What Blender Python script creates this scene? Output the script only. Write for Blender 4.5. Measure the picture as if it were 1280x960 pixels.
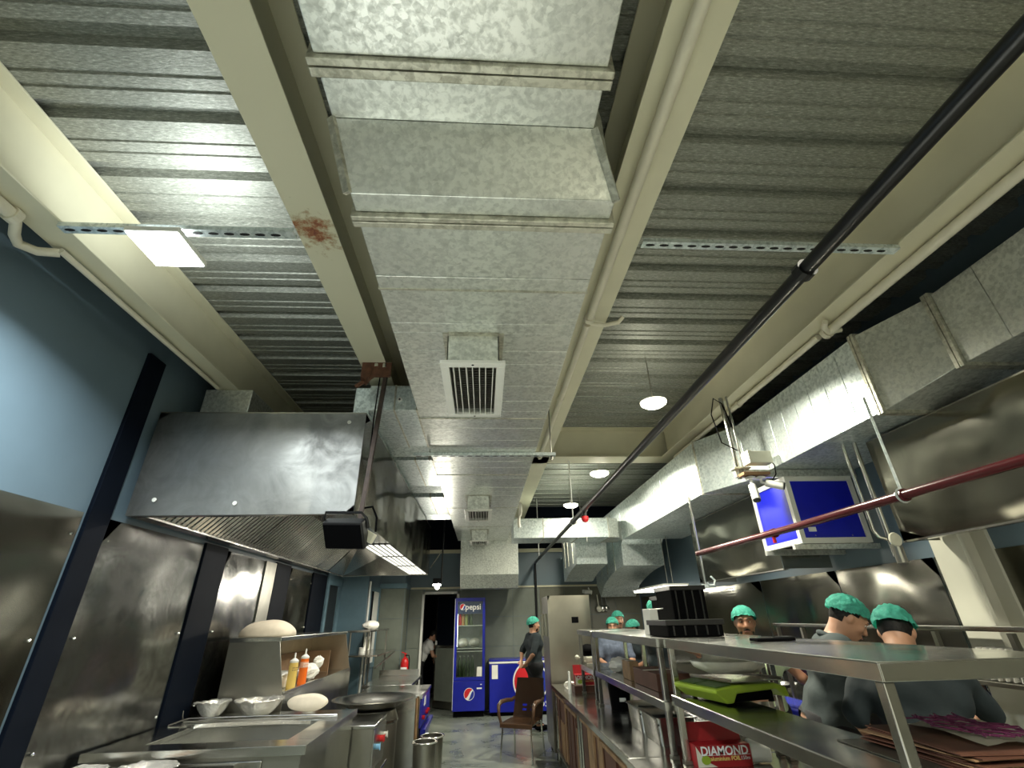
import bpy, bmesh, math, random
import numpy as np
from mathutils import Vector, Matrix, Euler
PI = math.pi
random.seed(7)
for o in list(bpy.data.objects): bpy.data.objects.remove(o)
SC = bpy.context.scene
COL = SC.collection

# ---------------------------------------------------------------- camera, world, exposure
def make_camera():
    yaw, pitch, roll = 0.0675532644, 0.468473130, -0.0229989104
    cy, sy, cp, sp, cr, sr = math.cos(yaw), math.sin(yaw), math.cos(pitch), math.sin(pitch), math.cos(roll), math.sin(roll)
    fwd = Vector((sy*cp, cy*cp, sp)); right = Vector((cy, -sy, 0)); up = right.cross(fwd)
    r2 = right*cr + up*sr; u2 = -right*sr + up*cr
    cam = bpy.data.cameras.new('camera'); co = bpy.data.objects.new('camera', cam); COL.objects.link(co)
    M = Matrix((r2, u2, -fwd)).transposed().to_4x4(); M.translation = (0, 0, 1.70)
    co.matrix_world = M
    cam.sensor_fit = 'HORIZONTAL'; cam.sensor_width = 36.0; cam.lens = 36.0*578.455/1280.0
    cam.clip_start = 0.05; cam.clip_end = 100
    SC.camera = co
make_camera()
W = bpy.data.worlds.new('world'); SC.world = W; W.use_nodes = True
W.node_tree.nodes['Background'].inputs[0].default_value = (0.75, 0.85, 1.0, 1)
W.node_tree.nodes['Background'].inputs[1].default_value = 0.02
SC.view_settings.view_transform = 'Standard'; SC.view_settings.look = 'None'
SC.view_settings.gamma = 1.0; SC.view_settings.use_curve_mapping = False
SC.view_settings.exposure = 0.80
LAMP_P = 60.0        # watts of each ceiling lamp
SC.cycles.use_denoising = True
SC.cycles.max_bounces = 10; SC.cycles.diffuse_bounces = 5; SC.cycles.glossy_bounces = 6; SC.cycles.transmission_bounces = 6
SC.cycles.caustics_reflective = True; SC.cycles.caustics_refractive = False
SC.cycles.blur_glossy = 2.0; SC.cycles.sample_clamp_indirect = 3.0

# ---------------------------------------------------------------- helpers
WL = {}; LOCAL = set()
def link(o): COL.objects.link(o); return o
def meta(o, label=None, cat=None, group=None, kind=None):
    for k, v in (('label', label), ('category', cat), ('group', group), ('kind', kind)):
        if v: o[k] = v
    return o
def thing(name, label, cat, loc=(0,0,0), rotz=0.0, group=None, local=False):
    o = link(bpy.data.objects.new(name, None)); o.location = loc; o.rotation_euler = (0,0,rotz); o.empty_display_size = .05
    WL[o.name] = Vector(loc)
    if rotz or local: LOCAL.add(o.name)
    return meta(o, label, cat, group)
def copy_tree(o, parent=None):
    c = o.copy(); link(c); c.parent = parent
    WL[c.name] = Vector(c.location)
    for ch in list(o.children): copy_tree(ch, c)
    return c
class MB:
    def __init__(s): s.bm = bmesh.new()
    def box(s, x0, x1, y0, y1, z0, z1):
        v = [s.bm.verts.new((x, y, z)) for x in (x0, x1) for y in (y0, y1) for z in (z0, z1)]
        for f in ((0,1,3,2),(4,6,7,5),(0,4,5,1),(2,3,7,6),(0,2,6,4),(1,5,7,3)): s.bm.faces.new([v[i] for i in f])
        return s
    def obox(s, c, size, rot=(0,0,0), M=None):
        R = (M or Euler(rot).to_matrix()); c = Vector(c); hx, hy, hz = [q/2 for q in size]
        v = [s.bm.verts.new(c + R @ Vector((x, y, z))) for x in (-hx, hx) for y in (-hy, hy) for z in (-hz, hz)]
        for f in ((0,1,3,2),(4,6,7,5),(0,4,5,1),(2,3,7,6),(0,2,6,4),(1,5,7,3)): s.bm.faces.new([v[i] for i in f])
        return s
    def bar(s, p0, p1, w, h=None, up=(0,0,1)):
        p0, p1 = Vector(p0), Vector(p1); d = (p1-p0); L = d.length; d.normalize()
        u = Vector(up)
        if abs(d.dot(u)) > .98: u = Vector((0,1,0))
        x = d.cross(u).normalized(); z = x.cross(d)
        return s.obox((p0+p1)/2, (w, L, h or w), M=Matrix((x, d, z)).transposed())
    def ring(s, c, x, y, r, n):
        return [s.bm.verts.new(c + x*(r*math.cos(2*PI*i/n)) + y*(r*math.sin(2*PI*i/n))) for i in range(n)]
    def skin(s, rings, cap=True, closed=False):
        n = len(rings[0]); m = len(rings)
        for k in range(m if closed else m-1):
            a, b = rings[k], rings[(k+1) % m]
            for i in range(n): s.bm.faces.new((a[i], a[(i+1)%n], b[(i+1)%n], b[i]))
        if cap and not closed:
            s.bm.faces.new(rings[0][::-1]); s.bm.faces.new(rings[-1])
        return s
    def cyl(s, p0, p1, r0, r1=None, n=16, cap=True):
        p0, p1 = Vector(p0), Vector(p1); d = (p1-p0).normalized()
        x = d.orthogonal().normalized(); y = d.cross(x)
        return s.skin([s.ring(p0, x, y, r0, n), s.ring(p1, x, y, r0 if r1 is None else r1, n)], cap)
    def tube(s, pts, r, n=8, closed=False):
        pts = [Vector(p) for p in pts]; m = len(pts); rings = []; ref = None
        for i, p in enumerate(pts):
            a = pts[i-1] if (i > 0 or closed) else p; b = pts[(i+1) % m] if (i < m-1 or closed) else p
            d = (b-a).normalized()
            if ref is None: ref = d.orthogonal().normalized()
            x = (ref - d*ref.dot(d)); x = x.normalized() if x.length > 1e-5 else d.orthogonal().normalized(); ref = x
            rr = r[i] if isinstance(r, (list, tuple)) else r
            rings.append(s.ring(p, x, d.cross(x), rr, n))
        return s.skin(rings, True, closed)
    def lathe(s, prof, c=(0,0,0), n=28, cap=False, M=None):
        c = Vector(c); M = M or Matrix.Identity(3); rings = []
        for r, z in prof:
            rings.append([s.bm.verts.new(c + M @ Vector((max(r,1e-4)*math.cos(2*PI*i/n), max(r,1e-4)*math.sin(2*PI*i/n), z))) for i in range(n)])
        return s.skin(rings, cap)
    def prism(s, poly, axis, a0, a1):
        def P(u, v, a): return {'x': (a,u,v), 'y': (u,a,v), 'z': (u,v,a)}[axis]
        A = [s.bm.verts.new(P(u, v, a0)) for u, v in poly]; B = [s.bm.verts.new(P(u, v, a1)) for u, v in poly]
        n = len(poly)
        for i in range(n): s.bm.faces.new((A[i], A[(i+1)%n], B[(i+1)%n], B[i]))
        s.bm.faces.new(A[::-1]); s.bm.faces.new(B)
        return s
    def ball(s, c, r, n=16, m=10, f=None):
        c = Vector(c); r = (r,r,r) if not isinstance(r, (tuple, list)) else r; rings = []
        for j in range(m+1):
            t = PI*j/m; ring = []
            for i in range(n):
                a = 2*PI*i/n; d = Vector((math.sin(t)*math.cos(a), math.sin(t)*math.sin(a), -math.cos(t)))
                k = f(d) if f else 1.0
                ring.append(s.bm.verts.new(c + Vector((d.x*r[0]*k, d.y*r[1]*k, d.z*r[2]*k))))
            rings.append(ring)
        s.skin(rings, False); bmesh.ops.remove_doubles(s.bm, verts=rings[0]+rings[-1], dist=1e-5)
        return s
    def grid(s, f, nu, nv, thick=0.0):
        V = [[s.bm.verts.new(f(i/nu, j/nv)) for j in range(nv+1)] for i in range(nu+1)]
        F = [s.bm.faces.new((V[i][j], V[i+1][j], V[i+1][j+1], V[i][j+1])) for i in range(nu) for j in range(nv)]
        if thick: bmesh.ops.solidify(s.bm, geom=F, thickness=thick)
        return s
    def build(s, name, mat, parent=None, bev=0.0, smooth=None, local=None, loc=None):
        bm = s.bm
        bmesh.ops.recalc_face_normals(bm, faces=bm.faces[:])
        me = bpy.data.meshes.new(name)
        off = Vector((0,0,0)); wl = Vector((0,0,0))
        if parent is not None:
            if parent.name in LOCAL: local = True
            wl = Vector((0,0,0)) if local else WL.get(parent.name, Vector((0,0,0)))
            off = wl
        elif loc is not None: off = Vector(loc)
        if off.length > 0: bmesh.ops.translate(bm, verts=bm.verts[:], vec=-off)
        bm.to_mesh(me); bm.free()
        o = link(bpy.data.objects.new(name, me))
        if loc is not None and parent is None: o.location = loc
        if parent is not None:
            o.parent = parent
            WL[o.name] = wl
            if parent.name in LOCAL: LOCAL.add(o.name)
        else: WL[o.name] = off
        for m in (mat if isinstance(mat, (list, tuple)) else [mat]): me.materials.append(m)
        if smooth is not None:
            for p in me.polygons: p.use_smooth = True
            me.set_sharp_from_angle(angle=math.radians(smooth))
        if bev:
            b = o.modifiers.new('bevel', 'BEVEL'); b.width = bev; b.segments = 2; b.limit_method = 'ANGLE'; b.angle_limit = .7
        return o
def text(body, name, mat, parent, loc, size, M, extrude=.001, align='CENTER', shear=0.0, sx=1.0, off=0.0):
    c = bpy.data.curves.new(name, 'FONT'); c.body = body; c.size = size; c.extrude = extrude; c.align_x = align; c.align_y = 'CENTER'; c.shear = shear; c.offset = off; c.resolution_u = 3
    tmp = bpy.data.objects.new('tmp_text', c); COL.objects.link(tmp); bpy.context.view_layer.update()
    me = bpy.data.meshes.new_from_object(tmp.evaluated_get(bpy.context.evaluated_depsgraph_get())); bpy.data.objects.remove(tmp); bpy.data.curves.remove(c)
    me.name = name; me.materials.clear(); me.materials.append(mat)
    o = link(bpy.data.objects.new(name, me))
    w = Vector((0,0,0)) if parent.name in LOCAL else WL.get(parent.name, Vector((0,0,0)))
    o.parent = parent
    MM = M.to_4x4() @ Matrix.Diagonal((sx, 1, 1, 1)); MM.translation = Vector(loc) - w
    o.matrix_local = MM
    return o
def area(name, parent, loc, size, watts, col=(1,1,1), aim=(0,0,-1), shape='SQUARE', sy=None, spread=180):
    l = bpy.data.lights.new(name, 'AREA'); l.shape = shape; l.size = size; l.energy = watts; l.color = col; l.spread = math.radians(spread)
    if sy: l.shape = 'RECTANGLE'; l.size_y = sy
    o = link(bpy.data.objects.new(name, l)); o.parent = parent
    o.location = Vector(loc) - (WL.get(parent.name, Vector((0,0,0))) if parent else Vector((0,0,0)))
    o.rotation_euler = Vector(aim).to_track_quat('-Z', 'Y').to_euler()
    return o
# orientation matrices for flat print: columns = text right, text up, facing
FACE_NY = Matrix(((1,0,0),(0,0,-1),(0,1,0)))        # faces -Y
FACE_NX = Matrix(((0,0,-1),(-1,0,0),(0,1,0)))       # faces -X
FACE_PX = Matrix(((0,0,1),(1,0,0),(0,1,0)))         # faces +X

# ---------------------------------------------------------------- materials
def nt(name):
    m = bpy.data.materials.new(name); m.use_nodes = True
    t = m.node_tree; b = t.nodes['Principled BSDF']
    return m, t, b
def N(t, typ, **kw):
    n = t.nodes.new(typ)
    for k, v in kw.items():
        if k in n.inputs: n.inputs[k].default_value = v
        else: setattr(n, k, v)
    return n
def ramp(t, src, stops):
    r = t.nodes.new('ShaderNodeValToRGB'); t.links.new(src, r.inputs[0])
    e = r.color_ramp.elements
    while len(e) < len(stops): e.new(.5)
    for q, (p, c) in zip(e, stops):
        q.position = p; q.color = (c, c, c, 1) if isinstance(c, (int, float)) else (*c, 1)
    return r
def coords(t, scale=(1,1,1)):
    tc = t.nodes.new('ShaderNodeTexCoord'); mp = t.nodes.new('ShaderNodeMapping'); mp.inputs['Scale'].default_value = scale
    t.links.new(tc.outputs['Object'], mp.inputs['Vector']); return mp.outputs['Vector']
def plain(name, c, rough=.5, metal=0.0, var=0.12, sc=8.0, bump=0.0, bsc=60.0, spec=.5, coat=0.0):
    m, t, b = nt(name)
    v = coords(t)
    n = N(t, 'ShaderNodeTexNoise', Scale=sc, Detail=4.0); t.links.new(v, n.inputs['Vector'])
    r = ramp(t, n.outputs['Fac'], [(.3, tuple(x*(1-var) for x in c)), (.7, tuple(min(1, x*(1+var)) for x in c))])
    t.links.new(r.outputs[0], b.inputs['Base Color'])
    b.inputs['Roughness'].default_value = rough; b.inputs['Metallic'].default_value = metal
    b.inputs['Specular IOR Level'].default_value = spec
    if coat: b.inputs['Coat Weight'].default_value = coat; b.inputs['Coat Roughness'].default_value = .1
    if bump:
        n2 = N(t, 'ShaderNodeTexNoise', Scale=bsc, Detail=3.0); t.links.new(v, n2.inputs['Vector'])
        bp = N(t, 'ShaderNodeBump', Strength=bump, Distance=.01); t.links.new(n2.outputs['Fac'], bp.inputs['Height'])
        t.links.new(bp.outputs[0], b.inputs['Normal'])
    return m
def galvanised(name, lo, hi, cell=22.0, rough=(.28,.5), metal=.85, warp=.15):
    m, t, b = nt(name); v = coords(t)
    vo = N(t, 'ShaderNodeTexVoronoi', Scale=cell); t.links.new(v, vo.inputs['Vector'])
    sep = N(t, 'ShaderNodeSeparateColor'); t.links.new(vo.outputs['Color'], sep.inputs[0])
    n1 = N(t, 'ShaderNodeTexNoise', Scale=5.0, Detail=8.0, Roughness=.7); t.links.new(v, n1.inputs['Vector'])
    n2 = N(t, 'ShaderNodeTexNoise', Scale=34.0, Detail=3.0, Roughness=.55, Distortion=.4); t.links.new(v, n2.inputs['Vector'])
    ad = N(t, 'ShaderNodeMath', operation='MULTIPLY_ADD'); t.links.new(sep.outputs[0], ad.inputs[0]); ad.inputs[1].default_value = .22; t.links.new(n2.outputs['Fac'], ad.inputs[2])
    a2 = N(t, 'ShaderNodeMath', operation='MULTIPLY_ADD'); t.links.new(n1.outputs['Fac'], a2.inputs[0]); a2.inputs[1].default_value = .42; t.links.new(ad.outputs[0], a2.inputs[2])
    r = ramp(t, a2.outputs[0], [(.56, lo), (.78, tuple(.5*(p+q) for p, q in zip(lo, hi))), (.93, hi)])
    t.links.new(r.outputs[0], b.inputs['Base Color'])
    rr = ramp(t, a2.outputs[0], [(.6, rough[1]), (1.0, rough[0])]); t.links.new(rr.outputs[0], b.inputs['Roughness'])
    b.inputs['Metallic'].default_value = metal
    n3 = N(t, 'ShaderNodeTexNoise', Scale=2.2, Detail=2.0); t.links.new(v, n3.inputs['Vector'])
    bp = N(t, 'ShaderNodeBump', Strength=warp, Distance=.05); t.links.new(n3.outputs['Fac'], bp.inputs['Height']); t.links.new(bp.outputs[0], b.inputs['Normal'])
    return m
def stainless(name, c=(.60,.59,.56), rough=(.15,.265), warp=.25, wsc=1.6, smear=0.0, brush=(1,1,1), fine=.04):
    m, t, b = nt(name); v = coords(t); vb = coords(t, brush)
    n1 = N(t, 'ShaderNodeTexNoise', Scale=1.7, Detail=4.0, Roughness=.55, Distortion=.5); t.links.new(v, n1.inputs['Vector'])
    n4 = N(t, 'ShaderNodeTexNoise', Scale=3.2 if smear else 4.5, Detail=7.0 if smear else 3.5, Roughness=.6 if smear else .5, Distortion=3.2 if smear else .9); t.links.new(v, n4.inputs['Vector'])
    ma = N(t, 'ShaderNodeMath', operation='MULTIPLY_ADD'); t.links.new(n4.outputs['Fac'], ma.inputs[0]); ma.inputs[1].default_value = .25+smear; t.links.new(n1.outputs['Fac'], ma.inputs[2])
    k = .125+smear*.5
    lo = tuple(x*(.80-smear*.75) for x in c)
    r = ramp(t, ma.outputs[0], [(.30+k, lo), (.70+k, c)]); t.links.new(r.outputs[0], b.inputs['Base Color'])
    rr = ramp(t, ma.outputs[0], [(.30+k, rough[1]+smear*.15), (.72+k, rough[0])]); t.links.new(rr.outputs[0], b.inputs['Roughness'])
    b.inputs['Metallic'].default_value = 1.0
    n2 = N(t, 'ShaderNodeTexNoise', Scale=wsc, Detail=1.0); t.links.new(v, n2.inputs['Vector'])
    b1 = N(t, 'ShaderNodeBump', Strength=warp*.55, Distance=.10); t.links.new(n2.outputs['Fac'], b1.inputs['Height'])
    t.links.new(b1.outputs[0], b.inputs['Normal'])
    return m
def glow(name, c, s):
    m, t, b = nt(name)
    b.inputs['Base Color'].default_value = (.9,.9,.85,1)
    m.cycles.emission_sampling = 'NONE'
    b.inputs['Emission Color'].default_value = (*c, 1); b.inputs['Emission Strength'].default_value = s
    return m
M = {}
M['galv'] = galvanised('galvanised_sheet', (.50,.52,.49), (.80,.82,.78), cell=48, metal=.72, rough=(.28,.42), warp=.10)
M['galv_bright'] = galvanised('galvanised_sheet_bright', (.44,.51,.52), (.80,.87,.87), cell=34, rough=(.285,.45), metal=.62)
M['galv_seam'] = galvanised('galvanised_flange', (.34,.33,.27), (.62,.61,.52), rough=(.35,.55), metal=.7)
M['steel'] = stainless('brushed_stainless')
M['steel_wavy'] = stainless('wavy_stainless_sheet', (.47,.46,.40), (.09,.20), warp=.9, wsc=1.3)
M['steel_smear'] = stainless('smeared_stainless_sheet', (.70,.70,.68), (.13,.20), warp=.8, wsc=1.3, smear=.45)
M['steel_top'] = stainless('worktop_stainless', (.62,.62,.59), (.12,.26), warp=.12, wsc=2.5)
M['steel_dark'] = stainless('dull_stainless', (.36,.35,.31), (.285,.42), warp=.3)
M['chrome'] = plain('bright_metal', (.72,.72,.68), .18, 1.0, .05)
M['foil'] = plain('aluminium_foil', (.90,.88,.82), .20, .75, .05, bump=1.0, bsc=45)
M['beige'] = plain('cream_beam_paint', (.62,.59,.44), .45, 0, .05, 3.0)
M['beige_dark'] = plain('cream_column_paint', (.55,.54,.46), .5, 0, .05, 3.0)
M['pipe_cream'] = plain('cream_conduit', (.66,.62,.50), .4, 0, .05)
M['deck'] = None
M['wall_blue'] = plain('slate_blue_wall_paint', (.115,.165,.205), .42, 0, .06, 2.0)
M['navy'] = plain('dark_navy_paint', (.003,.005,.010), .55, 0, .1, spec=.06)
M['blue_frame'] = plain('blue_grey_frame_paint', (.12,.20,.25), .4, 0, .06)
M['tile'] = plain('grey_green_tile', (.165,.185,.155), .42, 0, .10, 5.0)
M['tile_dark'] = plain('dark_olive_tile', (.13,.13,.095), .4, 0, .10, 5.0)
M['joint'] = plain('dark_joint', (.05,.055,.045), .8)
M['black'] = plain('black_plastic', (.002,.002,.0025), .7, 0, .1, spec=.04)
M['blackmetal'] = plain('black_painted_metal', (.007,.007,.008), .3, 0, .1)
M['rubber'] = plain('dark_rubber', (.02,.02,.02), .7)
M['dark'] = plain('dark_void', (.006,.006,.007), .8)
M['white'] = plain('white_enamel', (.78,.78,.74), .4, 0, .03)
M['cream_plastic'] = plain('cream_plastic', (.72,.70,.58), .4, 0, .04)
M['paper'] = plain('white_paper', (.80,.78,.72), .8, 0, .05)
M['rust'] = plain('rusty_steel', (.13,.055,.03), .7, .3, .35, 20)
M['rust_dark'] = plain('dark_brown_steel', (.045,.028,.022), .5, .3, .3, 20)
M['maroon'] = plain('maroon_pipe_paint', (.085,.012,.016), .25, 0, .1)
M['brandblue'] = plain('deep_blue_paint', (.006,.012,.30), .28, 0, .05)
M['brandblue2'] = plain('blue_panel_paint', (.008,.014,.55), .35, 0, .05)
M['red'] = plain('red_enamel', (.55,.012,.014), .3, 0, .06)
M['print_white'] = plain('white_print', (.85,.85,.85), .5, 0, .01)
M['print_blue'] = plain('blue_print', (.012,.03,.30), .5, 0, .01)
M['print_red'] = plain('red_print', (.62,.012,.02), .5, 0, .01)
M['print_gold'] = plain('gold_print', (.75,.55,.16), .5, 0, .01)
M['brown_plastic'] = plain('brown_moulded_plastic', (.075,.038,.020), .3, 0, .08)
M['card'] = plain('brown_cardboard', (.26,.15,.075), .75, 0, .15, 6)
M['card_dark'] = plain('reddish_brown_board', (.085,.030,.016), .6, 0, .25, 5)
M['wood'] = plain('raw_wood_strip', (.26,.155,.075), .65, 0, .35, 9)
M['dough'] = plain('pale_bread', (.70,.62,.50), .8, 0, .10, 9, .15, 30)
M['cloth_white'] = plain('white_cloth', (.72,.70,.65), .85, 0, .06, 10, .3, 25)
M['yellow'] = plain('yellow_sauce_bottle', (.78,.56,.15), .35, 0, .05)
M['orange'] = plain('orange_sauce_bottle', (.85,.16,.01), .35, 0, .05)
M['lime'] = plain('lime_green_plastic', (.30,.42,.03), .35, 0, .06)
M['green_cap'] = plain('green_hair_net', (.08,.48,.37), .7, 0, .18, 40, .5, 60)
M['skin'] = plain('brown_skin', (.30,.145,.085), .5, 0, .08)
M['skin2'] = plain('light_brown_skin', (.40,.21,.13), .5, 0, .08)
M['hair'] = plain('black_hair', (.012,.010,.009), .6, 0, .2, 40, .3, 80)
M['shirt_grey'] = plain('grey_uniform_cloth', (.040,.053,.055), .85, 0, .12, 8, .4, 12)
M['shirt_dark'] = plain('dark_teal_uniform_cloth', (.009,.016,.020), .85, 0, .12, 8, .4, 12)
M['shirt_green'] = plain('pale_green_cloth', (.50,.60,.38), .85, 0, .10, 5, .5, 9)
M['shirt_blue'] = plain('blue_grey_check_cloth', (.09,.11,.16), .85, 0, .25, 30, .3, 12)
M['trousers'] = plain('black_trousers', (.012,.012,.015), .85, 0, .1)
M['eye_white'] = plain('eye_white', (.75,.72,.68), .3, 0, .02)
M['lip'] = plain('lips', (.28,.10,.08), .5, 0, .05)
M['greens'] = plain('chopped_greens', (.13,.14,.04), .7, 0, .4, 30)
M['purple_net'] = plain('purple_netting', (.22,.04,.13), .7, 0, .2)
M['teal_plastic'] = plain('green_plastic', (.02,.38,.18), .4)
M['lamp'] = glow('lit_lamp_face', (1.0, .97, .78), 6)
M['lamp_cool'] = glow('lit_cool_lamp_face', (.95, 1.0, .97), 6)
M['lamp_small'] = glow('lit_flood_lamp', (1.0, .96, .82), 14)
M['tube'] = glow('lit_tube', (1.0, .97, .82), 5.0)
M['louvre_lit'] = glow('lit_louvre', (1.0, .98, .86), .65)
M['hood_bulb'] = glow('lit_hood_bulb', (1.0, .96, .84), 3.0)
def deck_mat():
    m, t, b = nt('corrugated_deck'); v = coords(t, (3, 14, 14))
    n = N(t, 'ShaderNodeTexNoise', Scale=9.0, Detail=6.0, Roughness=.75); t.links.new(v, n.inputs['Vector'])
    r = ramp(t, n.outputs['Fac'], [(.38, (.16,.168,.145)), (.56, (.29,.298,.26)), (.72, (.56,.565,.51))]); t.links.new(r.outputs[0], b.inputs['Base Color'])
    b.inputs['Metallic'].default_value = .35; b.inputs['Roughness'].default_value = .42
    bp = N(t, 'ShaderNodeBump', Strength=.35, Distance=.01); t.links.new(n.outputs['Fac'], bp.inputs['Height']); t.links.new(bp.outputs[0], b.inputs['Normal'])
    return m
M['deck'] = deck_mat()
def floor_mat():
    m, t, b = nt('polished_concrete'); v = coords(t)
    n = N(t, 'ShaderNodeTexNoise', Scale=1.3, Detail=9.0, Roughness=.65, Distortion=.8); t.links.new(v, n.inputs['Vector'])
    r = ramp(t, n.outputs['Fac'], [(.33, (.10,.12,.10)), (.5, (.17,.19,.165)), (.67, (.27,.29,.25))]); t.links.new(r.outputs[0], b.inputs['Base Color'])
    rr = ramp(t, n.outputs['Fac'], [(.35, .22), (.65, .42)]); t.links.new(rr.outputs[0], b.inputs['Roughness'])
    return m
M['floor'] = floor_mat()
def rust_beam():
    m, t, b = nt('cream_paint_with_rust_stain'); v = coords(t)
    tc = t.nodes.new('ShaderNodeTexCoord')
    vm = N(t, 'ShaderNodeVectorMath', operation='DISTANCE'); t.links.new(tc.outputs['Object'], vm.inputs[0]); vm.inputs[1].default_value = (-.97, 2.03, 3.69)
    n = N(t, 'ShaderNodeTexNoise', Scale=16.0, Detail=5.0, Roughness=.7); t.links.new(v, n.inputs['Vector'])
    ma = N(t, 'ShaderNodeMath', operation='MULTIPLY_ADD'); t.links.new(n.outputs['Fac'], ma.inputs[0]); ma.inputs[1].default_value = -.55; t.links.new(vm.outputs['Value'], ma.inputs[2])
    r = ramp(t, ma.outputs[0], [(0.0, (.62,.59,.44)), (.001, (.62,.59,.44))])
    rm = N(t, 'ShaderNodeMapRange'); t.links.new(ma.outputs[0], rm.inputs[0]); rm.inputs[1].default_value = -.30; rm.inputs[2].default_value = -.12
    r2 = ramp(t, rm.outputs[0], [(0.0, (.16,.035,.02)), (.35, (.30,.12,.05)), (.75, (.48,.42,.28)), (1.0, (.62,.59,.44))])
    t.links.new(r2.outputs[0], b.inputs['Base Color']); b.inputs['Roughness'].default_value = .45
    return m
M['beige_rust'] = rust_beam()
def glass_mat():
    m = bpy.data.materials.new('clear_glass'); m.use_nodes = True; t = m.node_tree; t.nodes.clear()
    o = N(t, 'ShaderNodeOutputMaterial'); mx = N(t, 'ShaderNodeMixShader'); tr = N(t, 'ShaderNodeBsdfTransparent'); gl = N(t, 'ShaderNodeBsdfGlossy', Roughness=.04)
    fr = N(t, 'ShaderNodeFresnel', IOR=1.5); tr.inputs[0].default_value = (.93,.96,.94,1)
    t.links.new(fr.outputs[0], mx.inputs[0]); t.links.new(tr.outputs[0], mx.inputs[1]); t.links.new(gl.outputs[0], mx.inputs[2]); t.links.new(mx.outputs[0], o.inputs[0])
    return m
M['glass'] = glass_mat()
M['plastic_wrap'] = plain('translucent_bag', (.74,.71,.62), .28, 0, .1, 12, .8, 14)
M['steel_warm'] = stainless('warm_stainless', (.58,.50,.38), (.285,.4), warp=.2)
M['knob_blue'] = plain('pale_blue_knob', (.22,.48,.75), .4)
M['print_pink'] = plain('pink_print', (.85,.45,.32), .5)
M['dk_green'] = plain('dark_green_plastic', (.05,.09,.025), .35)
M['red_box'] = plain('dark_red_carton', (.32,.010,.014), .4, 0, .08)
M['plastic_blue'] = plain('blue_plastic_film', (.05,.06,.42), .15)
M['olive'] = plain('olive_leaves', (.20,.19,.06), .7, 0, .3, 20)
M['lining'] = plain('pale_lining', (.50,.54,.50), .5)
M['navyblue'] = plain('header_navy', (.008,.03,.14), .3)
M['tube_dim'] = glow('fridge_light', (.95,1,1), 3.0)
M['orange_dull'] = plain('amber_drink', (.55,.30,.10), .3)
M['lime_dull'] = plain('lime_drink', (.36,.40,.12), .3)
M['steel_flat'] = stainless('flat_stainless_sheet', (.42,.41,.35), (.10,.22), warp=.6, wsc=1.4)
M['steel_cream'] = stainless('creamy_stainless', (.66,.63,.54), (.285,.38), warp=.2, wsc=1.4)
M['white_shirt'] = plain('white_shirt_cloth', (.62,.62,.60), .85, 0, .08, 8, .3, 12)
M['wall_pale'] = plain('pale_wall_paint', (.62,.62,.56), .5, 0, .04, 2.0)
# ================================================================ SETTING
def struct(name, mb, mat, **k): return meta(mb.build(name, mat, **k), kind='structure')
XL, XR, YB, YF, ZD = -2.75, 3.65, 11.6, -3.0, 4.15
struct('floor', MB().box(XL-.1, XR+.1, YF-.1, 14.6, -.08, 0), M['floor'])
# corrugated roof deck, ribs run across the room
def deck_profile():
    P = []; per = .37; y = YF - .1; k = 0
    while y < YB + .3:
        P += [(y, ZD), (y+.10, ZD), (y+.106, ZD+.010), (y+.122, ZD+.010), (y+.128, ZD), (y+.175, ZD), (y+.181, ZD+.010), (y+.197, ZD+.010), (y+.203, ZD),
              (y+.265, ZD), (y+.285, ZD+.055), (y+.345, ZD+.055), (y+.365, ZD)]
        y += per
    return P
def deck():
    mb = MB(); P = deck_profile(); xs = [XL-.1, -1.0, .9, 2.6, XR+.1]
    V = [[mb.bm.verts.new((x, y, z)) for y, z in P] for x in xs]
    for i in range(len(xs)-1):
        for j in range(len(P)-1): mb.bm.faces.new((V[i][j], V[i+1][j], V[i+1][j+1], V[i][j+1]))
    return mb
struct('ceiling', deck(), M['deck'])
wl = struct('wall_left', MB().box(XL-.12, XL, YF-.1, 9.9, 0, ZD+.1).box(XL-.12, -2.2, 9.9, YB+.12, 0, ZD+.1), M['wall_blue'])
wr = struct('wall_right', MB().box(XR, XR+.12, YF-.1, YB+.1, 0, ZD+.1), M['wall_blue'])
struct('wall_front', MB().box(XL, XR, YF-.12, YF, 0, ZD+.1), M['wall_pale'])
DX0, DX1, DZ = -1.30, -.57, 2.22
wb = struct('wall_back', MB().box(-2.2, DX0, YB, YB+.12, 0, ZD+.1).box(DX1, XR, YB, YB+.12, 0, ZD+.1).box(DX0, DX1, YB, YB+.12, DZ, ZD+.1), M['wall_blue'])
# corridor behind the door
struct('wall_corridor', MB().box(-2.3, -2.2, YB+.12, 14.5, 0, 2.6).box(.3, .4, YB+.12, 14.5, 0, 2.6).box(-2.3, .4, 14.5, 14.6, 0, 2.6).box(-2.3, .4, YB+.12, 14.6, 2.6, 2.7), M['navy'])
# wall tiles, each a piece of the back wall
def tile_run(parent, axis, u0, u1, z0, z1, plane, mat, su=.6, sz=.6, skip=None, thick=.012):
    nz = max(1, round((z1-z0)/sz)); hz = (z1-z0)/nz
    nu = max(1, round((u1-u0)/su)); hu = (u1-u0)/nu; g = .0035
    for i in range(nu):
        for k in range(nz):
            a, b, c, d = u0+i*hu+g, u0+(i+1)*hu-g, z0+k*hz+g, z0+(k+1)*hz-g
            if skip and skip((a+b)/2, (c+d)/2): continue
            j = random.uniform(0, .0015)
            if axis == 'y': MB().box(a, b, plane-thick-j, plane, c, d).build('tile', mat, parent)
            elif axis == 'x+': MB().box(plane, plane+thick+j, a, b, c, d).build('tile', mat, parent)
            else: MB().box(plane-thick-j, plane, a, b, c, d).build('tile', mat, parent)
tile_run(wb, 'y', -1.64, DX0-.03, 0, 2.32, YB, M['tile'])
tile_run(wb, 'y', DX1+.03, 1.3, 0, 2.32, YB, M['tile'])
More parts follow.
